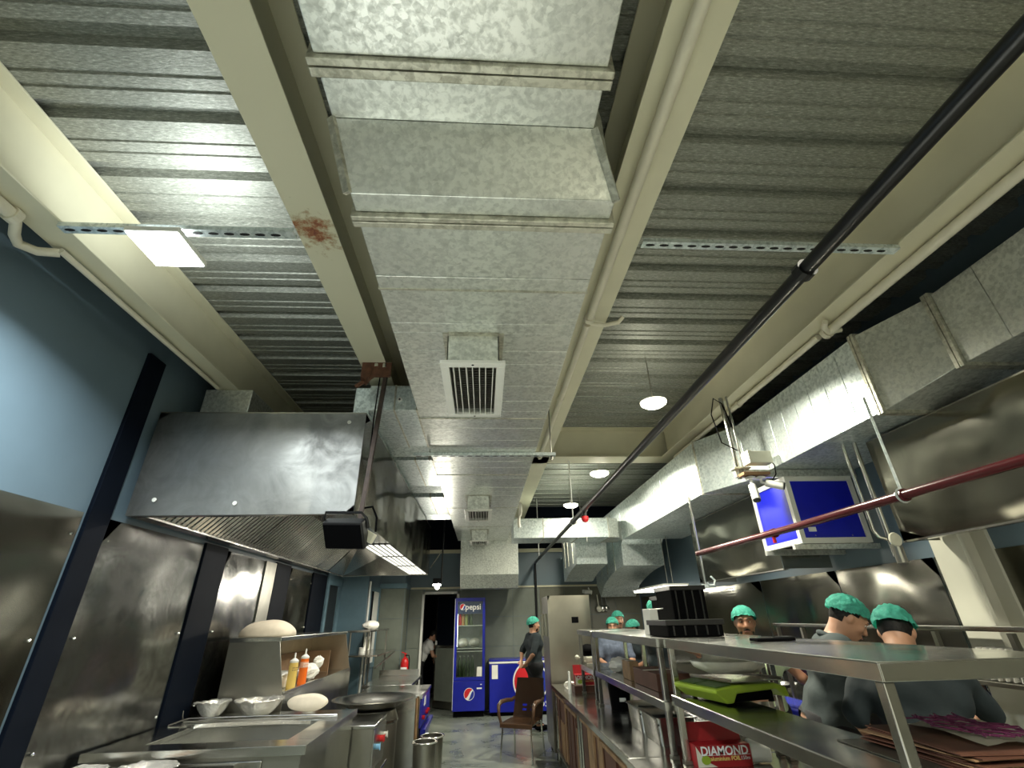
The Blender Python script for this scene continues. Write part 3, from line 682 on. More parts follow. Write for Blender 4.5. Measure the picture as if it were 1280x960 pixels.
pipe('conduit', 'cream conduit continuing under the same beam past the coupling', [(.77, 2.86, 3.66), (.77, 6.1, 3.66)], .026, M['pipe_cream'], clamps=(((.77,4.2,3.665), (0,1,0)),))
pipe('conduit', 'cream conduit under the beam above the right-hand duct', [(2.70, -2.9, 3.66), (2.70, 2.95, 3.66)], .034, M['pipe_cream'], clamps=(((2.70,2.93,3.66), (0,1,0)),))
t = pipe('conduit', 'thinner cream conduit with elbow joint beyond the coupling above the right-hand duct', [(2.68, 3.0, 3.665), (2.68, 6.1, 3.665)], .026, M['pipe_cream'], clamps=(((2.68,4.3,3.665), (0,1,0)),))
MB().tube([(2.58, 2.78, 3.66), (2.62, 2.85, 3.65), (2.70, 2.90, 3.65), (2.78, 2.88, 3.66)], .022, 10).build('elbow_joint', M['pipe_cream'], t, smooth=40)
t = pipe('conduit', 'cream conduit with a looped joint along the blue wall beam', [(-2.5, -2.9, 3.66), (-2.5, 1.95, 3.66)], .034, M['pipe_cream'], clamps=(((-2.5,1.0,3.66), (0,1,0)), ((-2.5,1.93,3.66), (0,1,0))))
MB().tube([(-2.5, 1.95, 3.66), (-2.56, 2.03, 3.62), (-2.6, 2.1, 3.62), (-2.56, 2.17, 3.63), (-2.49, 2.22, 3.665)], .026, 10).build('joint_loop', M['pipe_cream'], t, smooth=40)
MB().tube([(-2.47, 2.20, 3.665), (-2.47, 4.0, 3.665)], .018, 10).build('thin_run', M['pipe_cream'], t, smooth=40)
t = pipe('fire_pipe', 'maroon fire pipe crossing the picture in front of the blue unit', [(2.48, -2.0, 2.3), (2.47, 3.6, 2.3), (2.39, 5.33, 2.3)], .028, M['maroon'], clamps=(((2.47,3.95,2.3), (0,1,0)), ((2.475,2.6,2.3), (0,1,0))))
MB().cyl((2.46, 3.95, 2.27), (2.46, 3.95, 2.22), .014, n=10).build('sprinkler_stub', M['red'], t)
MB().cyl((2.40, 5.30, 1.98), (2.40, 5.30, 2.92), .014, n=10).build('support_post', M['chrome'], t)
MB().box(2.36, 2.50, 5.28, 5.32, 1.95, 1.985).tube([(2.41,5.27,2.0),(2.43,5.27,1.97),(2.48,5.27,1.97),(2.50,5.27,2.02),(2.46,5.27,2.06)], .010, 8).build('support_foot', M['galv_bright'], t)
MB().cyl((2.475, 2.6, 2.33), (2.475, 2.6, 2.94), .008, n=8).tube([(2.475+.04*math.cos(a), 2.6, 2.3+.04*math.sin(a)) for a in [2*PI*k/14 for k in range(14)]], .006, 6, closed=True).build('hanger_rod', M['galv_bright'], t)
# gas pipes and valve at the end of the near right hood
t = thing('gas_pipe', 'pair of steel pipes with a round valve dropping by the near right hood end', 'pipe', (3.05, 3.45, 2.6))
MB().tube([(2.98, 3.50, 2.935), (2.98, 3.50, 2.24), (3.0, 3.49, 2.19), (3.05, 3.47, 2.17)], .013, 10).build('pipe_run', M['chrome'], t, smooth=40)
MB().tube([(3.05, 3.46, 2.935), (3.05, 3.46, 2.05)], .017, 10).build('pipe_run', M['steel'], t, smooth=40)
MB().cyl((3.05, 3.42, 2.0), (3.05, 3.42, 2.13), .035, n=14).build('valve_body', M['steel_dark'], t)
MB().lathe([(.005,0),(.045,.004),(.05,.012),(.045,.02),(.005,.022)], (3.03,3.40,2.16), 18, M=Matrix(((1,0,0),(0,0,-1),(0,1,0)))).build('valve_dial', M['cream_plastic'], t)
# ================================================================ LAMPS
def panel_lamp(lb, x, y, z=3.60, s=.27, up=ZD, g='square panel lamps under the deck', kind='square', mat='lamp', pw=1.0, deck_fill=1.0):
    t = thing('ceiling_lamp', lb, 'lamp', (x, y, z), group=g)
    if kind == 'square':
        MB().box(x-s/2-.008, x+s/2+.008, y-s/2-.008, y+s/2+.008, z+.004, z+.035).build('housing', M['white'], t, bev=.004)
        MB().box(x-s/2, x+s/2, y-s/2, y+s/2, z-.004, z+.004).build('diffuser', M[mat], t, bev=.002)
    else:
        MB().lathe([(.004,z-.05),(s*.35,z-.045),(s*.5,z-.02),(s*.5,z)], (x,y,0), 28).build('diffuser', M['lamp'], t, smooth=60)
        MB().lathe([(s*.52,z),(s*.52,z+.012),(s*.2,z+.03),(.004,z+.03)], (x,y,0), 28).build('housing', M['white'], t, smooth=40)
    area('lamp_light', t, (x, y, z-(.012 if kind == 'square' else .056)), s*.95, LAMP_P*pw, (.93,1,.98) if mat == 'lamp_cool' else (1,.965,.78), shape='SQUARE' if kind == 'square' else 'DISK', spread=150 if kind == 'square' else 164)
    area('deck_fill_light', t, (x, y, z+.045), s*.8, LAMP_P*deck_fill*(.20 if mat == 'lamp_cool' else .025), (.93,1,.98) if mat == 'lamp_cool' else (1,.965,.78), aim=(0,0,1))  # upward light added above the housing to brighten the deck
    for dx in ((-s*.3, s*.3) if kind == 'square' else (0,)):
        MB().cyl((x+dx, y, z+.03), (x+dx, y, up), .005, n=6).build('drop_rod', M['steel_dark'], t)
    return t
panel_lamp('lit square lamp hung from the slotted channel beside the blue wall', -1.80, 2.10, 3.60, .27, 3.66, mat='lamp_cool')
panel_lamp('lit round lamp right of the central duct, nearest of the row', 1.71, 4.17, 3.62, .25, kind='round', g='round lamps in the right bay')
panel_lamp('lit round lamp just beyond the cross beam', 1.74, 6.72, 3.62, .27, kind='round', g='round lamps in the right bay')
panel_lamp('lit round lamp above the cross duct at the far end', 1.68, 8.9, 3.62, .27, kind='round', g='round lamps in the right bay')
panel_lamp('added unseen square lamp behind the viewpoint on the left', -1.80, -1.2, 3.60, .27, mat='lamp_cool', deck_fill=.25)  # this and the next two are unseen lamps added to light the room
panel_lamp('added unseen square lamp behind the viewpoint on the right', 1.75, .1, 3.60, .25)
panel_lamp('added unseen square lamp behind the viewpoint, farthest back right', 1.75, -2.3, 3.60, .25)
# lit flood lamp hanging near the back wall
t = thing('flood_lamp', 'glaring flood lamp hung on a pole near the back wall door', 'lamp', (-.86, 9.75, 2.35))
MB().tube([(-.78, 9.8, 4.14), (-.80, 9.8, 2.42)], .014, 10).build('pole', M['blackmetal'], t)
MB().tube([(-.80, 9.8, 2.95), (-1.02, 9.8, 2.62)], .01, 8).build('brace', M['chrome'], t)
MB().obox((-.87, 9.74, 2.35), (.17, .06, .13), (-.5, 0, .1)).build('housing', M['blackmetal'], t, bev=.006)
MB().obox((-.872, 9.705, 2.333), (.15, .008, .11), (-.5, 0, .1)).build('lamp_face', M['lamp_small'], t)
MB().ball((-.87, 9.735, 2.265), .045, 14, 10).build('glare_dome', M['lamp_small'], t)  # glowing ball made larger to stand in for the lamp's glare
area('flood_light', t, (-.875, 9.69, 2.32), .13, 28, (1,.95,.80), aim=(.1,-.8,-.55))
area('flood_light', t, (-.87, 9.735, 2.215), .06, 12, (1,.95,.80), shape='DISK')
# unlit flood lamp on a pole hung from the rusty beam
t = thing('flood_lamp', 'unlit black flood lamp on a dark pole hanging in front of the left hood', 'lamp', (-.9, 3.55, 3.7))
p0, p1 = Vector((-.84, 3.58, 3.70)), Vector((-.90, 3.52, 2.29))
MB().bar(p0, p1, .034, .034).build('pole', M['rust_dark'], t, bev=.003)
MB().box(-1.05, -.80, 3.55, 3.565, 3.56, 3.70).obox((-1.0, 3.60, 3.60), (.05, .12, .14), (0, .5, .2)).bar((-1.1,3.62,3.50), (-.84,3.57,3.66), .03, .02).build('beam_bracket', M['rust'], t)
MB().cyl((-.93, 3.56, 3.69), (-.93, 3.56, 3.66), .02, n=6).cyl((-.86, 3.56, 3.69), (-.86, 3.56, 3.65), .02, n=6).build('bolt', M['chrome'], t)
RM = Euler((.62, .05, -.20)).to_matrix(); c = Vector((-.97, 3.47, 2.26))
MB().obox(c, (.30, .085, .20), M=RM).build('lamp_body', M['blackmetal'], t, bev=.012)
MB().obox(c+RM@Vector((0, -.046, 0)), (.275, .008, .175), M=RM).build('lamp_glass', M['black'], t, bev=.002)
MB().tube([c+RM@Vector(q) for q in ((-.155,.03,.03), (-.165,.03,.10), (-.15,.03,.145), (.12,.03,.145), (.155,.03,.10), (.155,.03,.03))], .010, 8).build('mount_yoke', M['blackmetal'], t)
MB().obox((-.87, 3.52, 2.27), (.10, .06, .05), (0, .3, -.2)).build('pole_clamp', M['rust'], t, bev=.004)
MB().obox((-.83, 3.50, 2.25), (.12, .05, .07), (0, .5, -.2)).build('connection_box', M['cream_plastic'], t, bev=.006)
MB().tube([(-.885, 3.53, 2.45), (-.82, 3.53, 2.46), (-.78, 3.53, 2.38), (-.775, 3.52, 2.28)], .008, 8).build('cable', M['black'], t, smooth=60)
MB().tube([p0+Vector((-.05,.0,.0)), p0+Vector((-.06,-.01,-.5)), p0+Vector((-.05,-.03,-.95))], .006, 6).build('cable', M['black'], t, smooth=60)
# cameras on the hanger frame
t = thing('junction_box', 'cream junction box on the hanger frame above the white cameras', 'box', (2.58, 4.17, 2.93))
MB().box(2.50, 2.72, 4.06, 4.18, 2.955, 3.07).build('box_body', M['cream_plastic'], t, bev=.006)
MB().box(2.49, 2.53, 4.055, 4.185, 2.952, 3.075).build('lid_edge', M['cream_plastic'], t, bev=.004)
MB().cyl((2.722, 4.13, 3.01), (2.728, 4.13, 3.01), .014, n=12).build('cable_gland', M['black'], t)
MB().tube([(2.728,4.13,3.01),(2.76,4.12,2.95),(2.75,4.12,2.86),(2.70,4.13,2.80)], .005, 6).build('cable', M['black'], t)
MB().tube([(2.50,4.2,3.3),(2.44,4.2,3.62),(2.36,4.2,3.68),(2.30,4.2,3.5),(2.34,4.2,3.2),(2.48,4.2,3.12)], .006, 6).build('cable', M['black'], t, smooth=60)
def cctv(lb, base, axis, L=.15, r=.037):
    t = thing('security_camera', lb, 'camera', base, group='white cameras under the hanger frame')
    b = Vector(base); a = Vector(axis).normalized()
    MB().lathe([(.004,0),(.045,0),(.045,.018),(.02,.03),(.004,.03)], b-Vector((0,0,.03)), 18).build('mount_base', M['white'], t, smooth=40)
    j = b + Vector((0,0,-.06)); MB().tube([b-Vector((0,0,.02)), j, j+a*.04], .014, 10).build('mount_arm', M['white'], t, smooth=40)
    s = j+a*.03; MB().cyl(s, s+a*L, r*.95, r, n=20).build('camera_body', M['white'], t, bev=.006, smooth=40)
    MB().cyl(s+a*L, s+a*(L+.012), r*.92, r*.85, n=20).build('lens_face', M['blackmetal'], t, smooth=40)
    MB().cyl(s+a*(L+.012), s+a*(L+.016), r*.3, n=12).build('lens', M['chrome'], t)
cctv('white bullet camera pointing down under the junction box', (2.52, 4.17, 2.855), (-.10, -.25, -.95))
cctv('white bullet camera pointing right with a black lens face', (2.62, 4.17, 2.855), (.75, -.45, -.30))
MB_box = meta(MB().box(2.44, 2.70, 4.12, 4.215, 2.857, 2.885).build('mounting_plate', M['card'], bev=.003), 'tan mounting plate between the hanger frame and the white cameras', 'plate')
# ================================================================ LEFT COUNTERS
def legs(t, pts, z, r=.02, mat='steel'):
    for x, y in pts:
        MB().cyl((x, y, .02), (x, y, z), r, n=12).build('leg', M[mat], t)
def griddle_counter():
    t = thing('griddle_counter', 'stainless counter with a sunken rectangular basin, nearest on the left', 'counter', (-1.95, 4.8, 0))
    x0, x1, y0, y1, z = -2.70, -1.22, 4.08, 5.56, .94
    bx0, bx1, by0, by1 = -2.42, -1.42, 4.30, 5.06
    MB().box(x0, x1, y0, by0, z-.035, z).box(x0, x1, by1, y1, z-.035, z).box(x0, bx0, by0, by1, z-.035, z).box(bx1, x1, by0, by1, z-.035, z).build('counter_top', M['steel_top'], t, bev=.004)
    MB().box(bx0, bx0+.004, by0, by1, z-.16, z-.035).box(bx1-.004, bx1, by0, by1, z-.16, z-.035).box(bx0, bx1, by0, by0+.004, z-.16, z-.035).box(bx0, bx1, by1-.004, by1, z-.16, z-.035).box(bx0, bx1, by0, by1, z-.165, z-.16).build('basin', M['steel_top'], t)
    MB().box(x0, x1, y0-.008, y0, z-.05, z+.004).box(x1, x1+.008, y0-.008, y1, z-.05, z+.004).build('raised_rim', M['steel'], t, bev=.002)
    MB().box(x0+.02, x1-.03, y0+.02, y0+.035, .1, z-.036).build('front_panel', M['steel_dark'], t)
    MB().box(-2.05, -1.5, y0+.005, y0+.018, .30, z-.075).build('door', M['steel'], t, bev=.006)
    MB().box(x1-.045, x1-.03, y0+.035, y1-.01, .1, z-.036).build('side_panel', M['steel'], t)
    MB().box(x0+.02, x0+.035, y0+.035, y1-.01, .1, z-.036).box(x0+.035, x1-.045, y1-.025, y1-.01, .1, z-.036).build('back_panel', M['steel_dark'], t)
    MB().box(x0+.1, x1-.06, 5.09, 5.105, z+.001, z+.018).build('back_rim', M['steel'], t, bev=.003)
    legs(t, ((x0+.06, y0+.07), (x1-.09, y0+.07), (x0+.06, y1-.06), (x1-.09, y1-.06)), .1, .025)
griddle_counter()
# liquid/griddle plate: curved ladle pan resting in the basin
t = thing('steel_ladle', 'long curved steel ladle lying across the sunken basin', 'ladle', (-2.0, 4.95, .93))
mb = MB(); mb.grid(lambda u, v: (-2.40+.95*u, 4.90+.10*math.sin(PI*u)+.10*(v-.5)*math.sin(PI*min(1, u+.05)), .945+.012*math.cos(PI*(v-.5)*2)), 20, 4, thick=.004); mb.build('ladle_blade', M['foil'], t, smooth=60)
t = thing('skewer_rod', 'thin steel skewer rod with bent end along the back of the basin counter', 'skewer', (-2.0, 5.13, .965))
MB().tube([(-2.62, 5.13, .945), (-2.63, 5.12, .99), (-2.63, 5.11, 1.03)], .005, 6).tube([(-2.66,4.98,.946), (-2.60, 5.09, .966), (-2.58, 5.13, .968)], .006, 6).build('bent_end', M['steel'], t)
MB().tube([(-2.58, 5.13, .968), (-1.9, 5.14, .968), (-1.30, 5.15, .958)], .006, 8).build('rod', M['steel'], t)
# foil bowls
def foil_bowl(lb, c, r, h, seed, g='crumpled foil bowls behind the basin'):
    rnd = random.Random(seed)
    t = thing('foil_bowl', lb, 'bowl', c, group=g)
    a = [rnd.uniform(-1, 1) for _ in range(40)]
    mb = MB(); n = 40; rings = []
    for rr, z in ((.02, .004), (.45, .004), (.62, .2), (.80, .55), (.97, .95), (1.06, 1.0), (1.04, 1.03), (.92, .96), (.74, .5), (.55, .1), (.02, .08)):
        ring = []
        for i in range(n):
            k = 1 + .045*a[i]*(z) + .05*math.sin(3*2*PI*i/n+seed)*z
            ring.append(mb.bm.verts.new((c[0]+rr*r*k*math.cos(2*PI*i/n), c[1]+rr*r*k*math.sin(2*PI*i/n), c[2]+z*h*(1+.08*a[(i*7) % n]))))
        rings.append(ring)
    mb.skin(rings, False); mb.build('bowl_shell', M['foil'], t, smooth=35)
    MB().lathe([(.004, .30*h), (.60*r, .34*h)], c, 20).build('filling', M['card'], t)
    return t
foil_bowl('smaller foil bowl behind the basin, nearer the left wall', (-2.52, 5.40, .942), .15, .115, 3)
foil_bowl('wide foil bowl behind the basin in front of the steel rack end', (-2.09, 5.385, .942), .205, .125, 9)
def loaf(name, lb, c, r, rot=0, f=None, tip=0, flat=None):
    t = MB(); fn = f or (lambda d: 1+.03*math.sin(5*d.x+2*d.y)+.02*math.sin(9*d.y+4*d.z))
    t.ball((0,0,0), r, 36, 20, fn)
    R = Euler((tip, 0, rot)).to_matrix()
    bmesh.ops.transform(t.bm, matrix=R.to_4x4(), verts=t.bm.verts[:])
    bmesh.ops.translate(t.bm, verts=t.bm.verts[:], vec=c)
    if flat is not None:
        for v in t.bm.verts: v.co.z = max(v.co.z, flat)
    return meta(t.build(name, M['dough'], smooth=80, loc=c), lb, 'bread')
loaf('flat_bread', 'pale oval flat bread leaning at the back corner of the basin counter', (-1.66, 5.44, 1.020), (.19, .055, .072), 0, None, -.2)
loaf('bread_loaf', 'large pale domed bread on top of the open steel rack', (-2.37, 6.0, 1.60), (.285, .30, .14), 0, None, 0, 1.577)
# open steel rack behind the counter
def steel_rack():
    t = thing('steel_rack', 'open-fronted stainless rack holding sauce bottles behind the basin counter', 'rack', (-2.25, 7, 0))
    x0, x1, y0, y1 = -2.60, -1.97, 5.62, 8.25
    MB().box(x0, x1-.11, y0-.01, y1+.02, 1.535, 1.575).build('top_shelf', M['steel_top'], t, bev=.004)
    EP = [(x0, .1), (x1, .1), (x1, 1.02), (x1-.125, 1.535), (x0, 1.535)]
    MB().prism(EP, 'y', y0, y0+.012).build('end_panel', M['steel_dark'], t)
    MB().prism(EP, 'y', y1-.012, y1).build('end_panel', M['steel_warm'], t)
    MB().box(x0, x0+.01, y0+.012, y1-.012, .1, 1.535).build('back_panel', M['steel_warm'], t)
    MB().box(x0+.012, x1, y0+.012, y1-.012, 1.05, 1.075).build('middle_shelf', M['steel_top'], t)
    MB().box(x1-.03, x1+.004, y0+.012, y1-.012, 1.077, 1.095).build('shelf_lip', M['chrome'], t, bev=.004)
    MB().box(x1-.014, x1, y0+.012, y1-.012, .12, 1.048).build('apron_panel', M['steel'], t)
    legs(t, ((x0+.05, y0+.05), (x1-.05, y0+.05), (x0+.05, y1-.05), (x1-.05, y1-.05)), .1)

steel_rack()
def sauce_bottle(lb, c, mat, band, ink, tilt=0.0, h=.27):
    t = thing('sauce_bottle', lb, 'bottle', c, group='squeeze bottles on the steel rack')
    r = .046
    MB().lathe([(.004,0),(r,0),(r*1.02,.02),(r*.98,h*.7),(r*.93,h*.80),(r*.55,h*.84)], c, 24, cap=True).build('bottle_body', mat, t, smooth=40)
    MB().lathe([(r*.98,h*.80),(r*.98,h*.86),(r*.62,h*.90),(r*.22,h*.94),(r*.15,h*1.10),(.004,h*1.11)], c, 24).build('nozzle_cap', M['white'], t, smooth=40)
    cx, cy, cz = c
    MB().lathe([(r*1.025,h*.52),(r*1.025,h*.70)], c, 24).build('lettered_band', band, t, smooth=40)
    for i in range(5):
        a = -.75+.36*i - .55
        for z in (h*.64, h*.57):
            MB().obox((cx+r*1.03*math.cos(a), cy+r*1.03*math.sin(a), cz+z), (.002, .009, .010), (0,0,a)).build('letter_mark', ink, t)
    return t
sauce_bottle('yellow squeeze bottle on the steel rack shelf', (-2.05, 6.02, 1.077), M['yellow'], M['yellow'], M['card'], h=.30)
sauce_bottle('orange squeeze bottle on the steel rack shelf', (-2.05, 6.36, 1.077), M['orange'], M['print_pink'], M['print_white'], h=.32)
t = thing('storage_tub', 'cream plastic tub behind the squeeze bottles on the rack', 'tub', (-2.3, 6.2, 1.077))
MB().prism([(-2.55,5.68),(-2.13,5.68),(-2.13,6.42),(-2.55,6.42)], 'z', 1.077, 1.20).build('tub_body', M['cream_plastic'], t, bev=.02)
MB().box(-2.56, -2.12, 5.67, 6.43, 1.20, 1.215).build('tub_rim', M['white'], t, bev=.006)
t = thing('paper_bag', 'crumpled white paper bag at the far side of the rack shelf', 'bag', (-2.15, 6.9, 1.077))
MB().ball((-2.15, 6.82, 1.165), (.13, .20, .088), 16, 10, lambda d: 1+.16*math.sin(9*d.x+5*d.z)*math.sin(7*d.y)).build('bag_body', M['paper'], t)
MB().ball((-2.10, 7.05, 1.25), (.06, .09, .07), 12, 8, lambda d: 1+.25*math.sin(11*d.x+7*d.z)*math.sin(9*d.y)).build('bag_neck', M['paper'], t)
t = meta(MB().box(-2.58, -2.56, 6.7, 7.9, 1.077, 1.34).box(-2.56, -2.2, 7.88, 7.9, 1.077, 1.34).build('cardboard_tray', M['card'], loc=(-2.4,7.3,1.077)), 'brown cardboard sheet folded at the back of the rack shelf', 'cardboard')
# ---------------------------------------------------------------- gas range, tandoor, tables
def gas_range():
    t = thing('gas_range', 'low stainless gas range with red and blue knobs beyond the basin counter', 'range', (-1.4, 5.9, 0))
    x0, x1, y0, y1, z = -1.95, -1.03, 5.58, 6.22, .80
    MB().box(x0, x1, y0, y1, z-.03, z).build('range_top', M['steel_top'], t, bev=.004)
    MB().box(x0+.02, x1-.02, y0+.01, y1-.01, .12, z-.031).build('range_body', M['steel_dark'], t)
    MB().box(x1-.02, x1-.005, y0+.02, y1-.02, .42, z-.04).build('control_panel', M['steel'], t, bev=.003)
    MB().tube([(x1+.03, y0+.03, .40), (x1+.03, y1-.03, .40)], .012, 8).build('rail', M['chrome'], t)
    for i, (y, m) in enumerate(((5.75, 'knob_blue'), (5.92, 'red'), (5.98, 'red'), (6.14, 'white'))):
        k = MB().cyl((x1-.005, y, .63-.03*(i == 0)), (x1+.03, y, .63-.03*(i == 0)), .022, n=14).build('knob', M[m], t)
        MB().box(x1+.03, x1+.036, y-.006, y+.006, .60-.03*(i==0), .66-.03*(i==0)).build('pointer', M[m], k)
    legs(t, ((x0+.06, y0+.06), (x1-.06, y0+.06), (x0+.06, y1-.06), (x1-.06, y1-.06)), .12)


gas_range()
t = thing('steel_pot', 'tall cylindrical steel burner stand beneath the wide dish', 'burner', (-1.17, 6.62, 0))
MB().lathe([(.004,.02),(.30,.02),(.30,.70),(.27,.783),(.24,.783),(.24,.70),(.004,.70)], (-1.28, 6.62, 0), 32).build('stand_body', M['steel_dark'], t, smooth=40)
MB().lathe([(.305,.66),(.31,.68),(.305,.70)], (-1.28, 6.62, 0), 32).build('stand_band', M['steel'], t, smooth=40)
for a in (0, 2.1, 4.2): MB().cyl((-1.28+.25*math.cos(a), 6.62+.25*math.sin(a), 0), (-1.28+.25*math.cos(a), 6.62+.25*math.sin(a), .03), .02, n=8).build('foot', M['rubber'], t)
t = thing('wide_dish', 'very wide shallow steel dish resting on the burner stand', 'dish', (-1.26, 6.60, .785))
MB().lathe([(.004,.005),(.22,.005),(.32,.05),(.44,.10),(.475,.108),(.48,.116),(.44,.112),(.31,.062),(.21,.018),(.004,.016)], (-1.26, 6.60, .785), 40).build('dish_shell', M['steel_top'], t, smooth=50)
MB().lathe([(.004,.028),(.24,.032)], (-1.26, 6.60, .785), 32).build('oil', M['cream_plastic'], t)
t = thing('fryer_counter', 'steel counter with a blue knobbed side panel at the aisle', 'counter', (-1.0, 7.0, 0))
x0, x1, y0, y1, z = -1.62, -.74, 7.0, 8.1, .86
MB().box(x0, x1, y0, y1, z-.04, z).build('counter_top', M['steel_top'], t, bev=.004)
MB().box(x0+.02, x1-.03, y0+.02, y1-.02, .12, z-.041).build('counter_body', M['steel'], t)
MB().box(x1-.03, x1-.012, y0+.02, y1-.02, .52, z-.05).build('control_panel', M['brandblue'], t)
MB().prism([(x1-.012, .50), (x1+.05, .50), (x1+.05, .47), (x1-.012, .30)], 'y', y0+.05, y1-.05).build('blue_shelf', M['brandblue'], t)
MB().box(x1-.012, x1-.008, y0+.35, y0+.43, .70, .80).box(x1-.012, x1-.008, y0+.47, y0+.53, .70, .80).build('sticker', M['print_white'], t)
for y in (y0+.22, y0+.62, y0+.8): MB().cyl((x1-.012, y, .60), (x1+.02, y, .60), .024, n=12).build('knob', M['red'], t)
legs(t, ((x0+.06, y0+.08), (x1-.08, y0+.08), (x0+.06, y1-.08), (x1-.08, y1-.08)), .12)
def bin_(lb, x, y, r, h):
    t = thing('steel_bin', lb, 'bin', (x, y, 0), group='steel bins beside the blue counter panel')
    MB().lathe([(.004,0),(r*.92,0),(r,h),(r+.012,h+.008),(r+.012,h+.016),(r-.01,h+.016),(r*.88,.02),(.004,.02)], (x,y,0), 28).build('bin_body', M['steel_dark'], t, smooth=40)
    MB().tube([(x+(r+.008)*math.cos(a), y+(r+.008)*math.sin(a), h+.012) for a in [2*PI*k/28 for k in range(28)]], .009, 6, closed=True).build('bin_rim', M['chrome'], t)
bin_('nearer open steel bin by the blue counter panel', -.62, 6.35, .125, .50)
bin_('farther open steel bin by the blue counter panel', -.585, 6.85, .13, .46)
t = thing('squeegee_handle', 'pale wooden handle leaning on the front of the blue-panel counter', 'handle', (-.79, 6.92, 0))
MB().tube([(-.80, 6.95, .84), (-.79, 6.90, .30), (-.78, 6.86, .02)], .018, 8).build('handle_rod', M['wood'], t)
t = thing('prep_table', 'stainless table with splashback beyond the wide dish', 'table', (-1.6, 9, 0))
MB().box(-1.80, -1.06, 8.35, 9.7, .80, .84).build('table_top', M['steel_top'], t, bev=.004)
MB().box(-1.80, -1.12, 9.68, 9.7, .842, .93).build('splashback', M['steel'], t, bev=.003)
MB().box(-1.76, -1.1, 8.4, 9.6, .25, .28).build('under_shelf', M['steel_dark'], t)
legs(t, ((-1.75, 8.42), (-1.12, 8.42), (-1.75, 9.6), (-1.12, 9.6)), .8)
t = thing('wall_shelf', 'two-tier steel rack in front of the grey window, white bundle on top', 'shelf', (-2.0, 9.4, 0))
MB().box(-2.16, -1.80, 8.6, 10.3, 1.545, 1.575).build('top_tier', M['steel_top'], t, bev=.003)
MB().box(-2.16, -1.66, 8.6, 10.4, 1.20, 1.225).build('lower_tier', M['steel_top'], t, bev=.003)
for y in (8.63, 10.25): MB().tube([(-1.84, y, .02), (-1.84, y, 1.55)], .016, 8).build('post', M['steel_dark'], t); MB().tube([(-2.12, y, .02), (-2.12, y, 1.55)], .016, 8).build('post', M['steel_dark'], t)
MB().tube([(-1.68, 8.62, 1.05), (-1.68, 10.38, 1.17)], .014, 8).build('brace', M['steel'], t)
meta(MB().ball((-2.0, 9.55, 1.64), (.12, .42, .075), 20, 10, lambda d: 1+.08*math.sin(7*d.x+9*d.y)+.05*math.sin(13*d.y)).build('cloth_bundle', M['cloth_white'], loc=(-2.0, 9.55, 1.58), smooth=70), 'white cloth bundle lying on the two-tier rack', 'cloth')
t = thing('small_jar', 'small white jar on the lower tier of the far rack', 'jar', (-2.0, 9.0, 1.225))
MB().lathe([(.004,0),(.045,0),(.045,.07),(.004,.07)], (-2.0,9.0,1.226), 16).build('jar_body', M['white'], t); MB().lathe([(.047,.07),(.047,.09),(.004,.09)], (-2.0,9.0,1.226), 16).build('jar_lid', M['cloth_white'], t)
t = thing('notice_board', 'white framed board standing on the far rack lower tier', 'board', (-2.05, 10.0, 1.225))
MB().box(-2.14, -2.12, 9.72, 10.2, 1.227, 1.45).build('board_face', M['paper'], t, bev=.003); MB().box(-2.118, -2.112, 9.95, 10.05, 1.25, 1.40).build('board_print', M['greens'], t)
# foil trays at the front bottom edge of the basin counter
for i, (x, r, lb) in enumerate(((-2.52, .13, 'shallow foil tray on the trolley below the basin counter, left one'), (-2.14, .18, 'shallow foil tray on the trolley below the basin counter, right one'))):
    foil_bowl(lb, (x, 3.86, .845), r, .055, 20+i, 'foil trays on the low trolley')
t = thing('trolley', 'low steel trolley carrying foil trays in front of the basin counter', 'trolley', (-2.2, 3.85, 0))
MB().box(-2.70, -1.7, 3.62, 4.04, .80, .84).build('trolley_top', M['steel_dark'], t, bev=.004)
legs(t, ((-2.66, 3.66), (-1.74, 3.66), (-2.66, 4.0), (-1.74, 4.0)), .8)
# fire extinguisher on the pillar
t = thing('fire_extinguisher', 'red fire extinguisher standing on a shelf by the tiled pillar', 'extinguisher', (-1.53, 10.86, .66))
MB().lathe([(.004,0),(.075,0),(.078,.02),(.078,.30),(.06,.36),(.025,.385),(.022,.41),(.004,.41)], (-1.54,10.86,.66), 24).build('cylinder', M['red'], t, smooth=40)
MB().cyl((-1.54,10.86,1.07), (-1.54,10.86,1.11), .016, n=10).obox((-1.56,10.86,1.12), (.11,.02,.015), (0,.3,0)).build('valve_handle', M['red'], t)
MB().tube([(-1.53,10.84,1.08),(-1.46,10.82,1.08),(-1.445,10.82,1.0),(-1.45,10.83,.80)], .009, 8).build('hose', M['black'], t, smooth=60)
MB().box(-1.60, -1.48, 10.78, 10.784, .80, .88).build('label_patch', M['print_white'], t)
t = thing('extinguisher_stand', 'low steel stand under the red extinguisher', 'stand', (-1.54, 10.87, 0))
MB().box(-1.66, -1.42, 10.76, 10.98, .63, .659).build('stand_top', M['steel_dark'], t); legs(t, ((-1.63, 10.79), (-1.45, 10.79), (-1.63, 10.95), (-1.45, 10.95)), .63, .012)
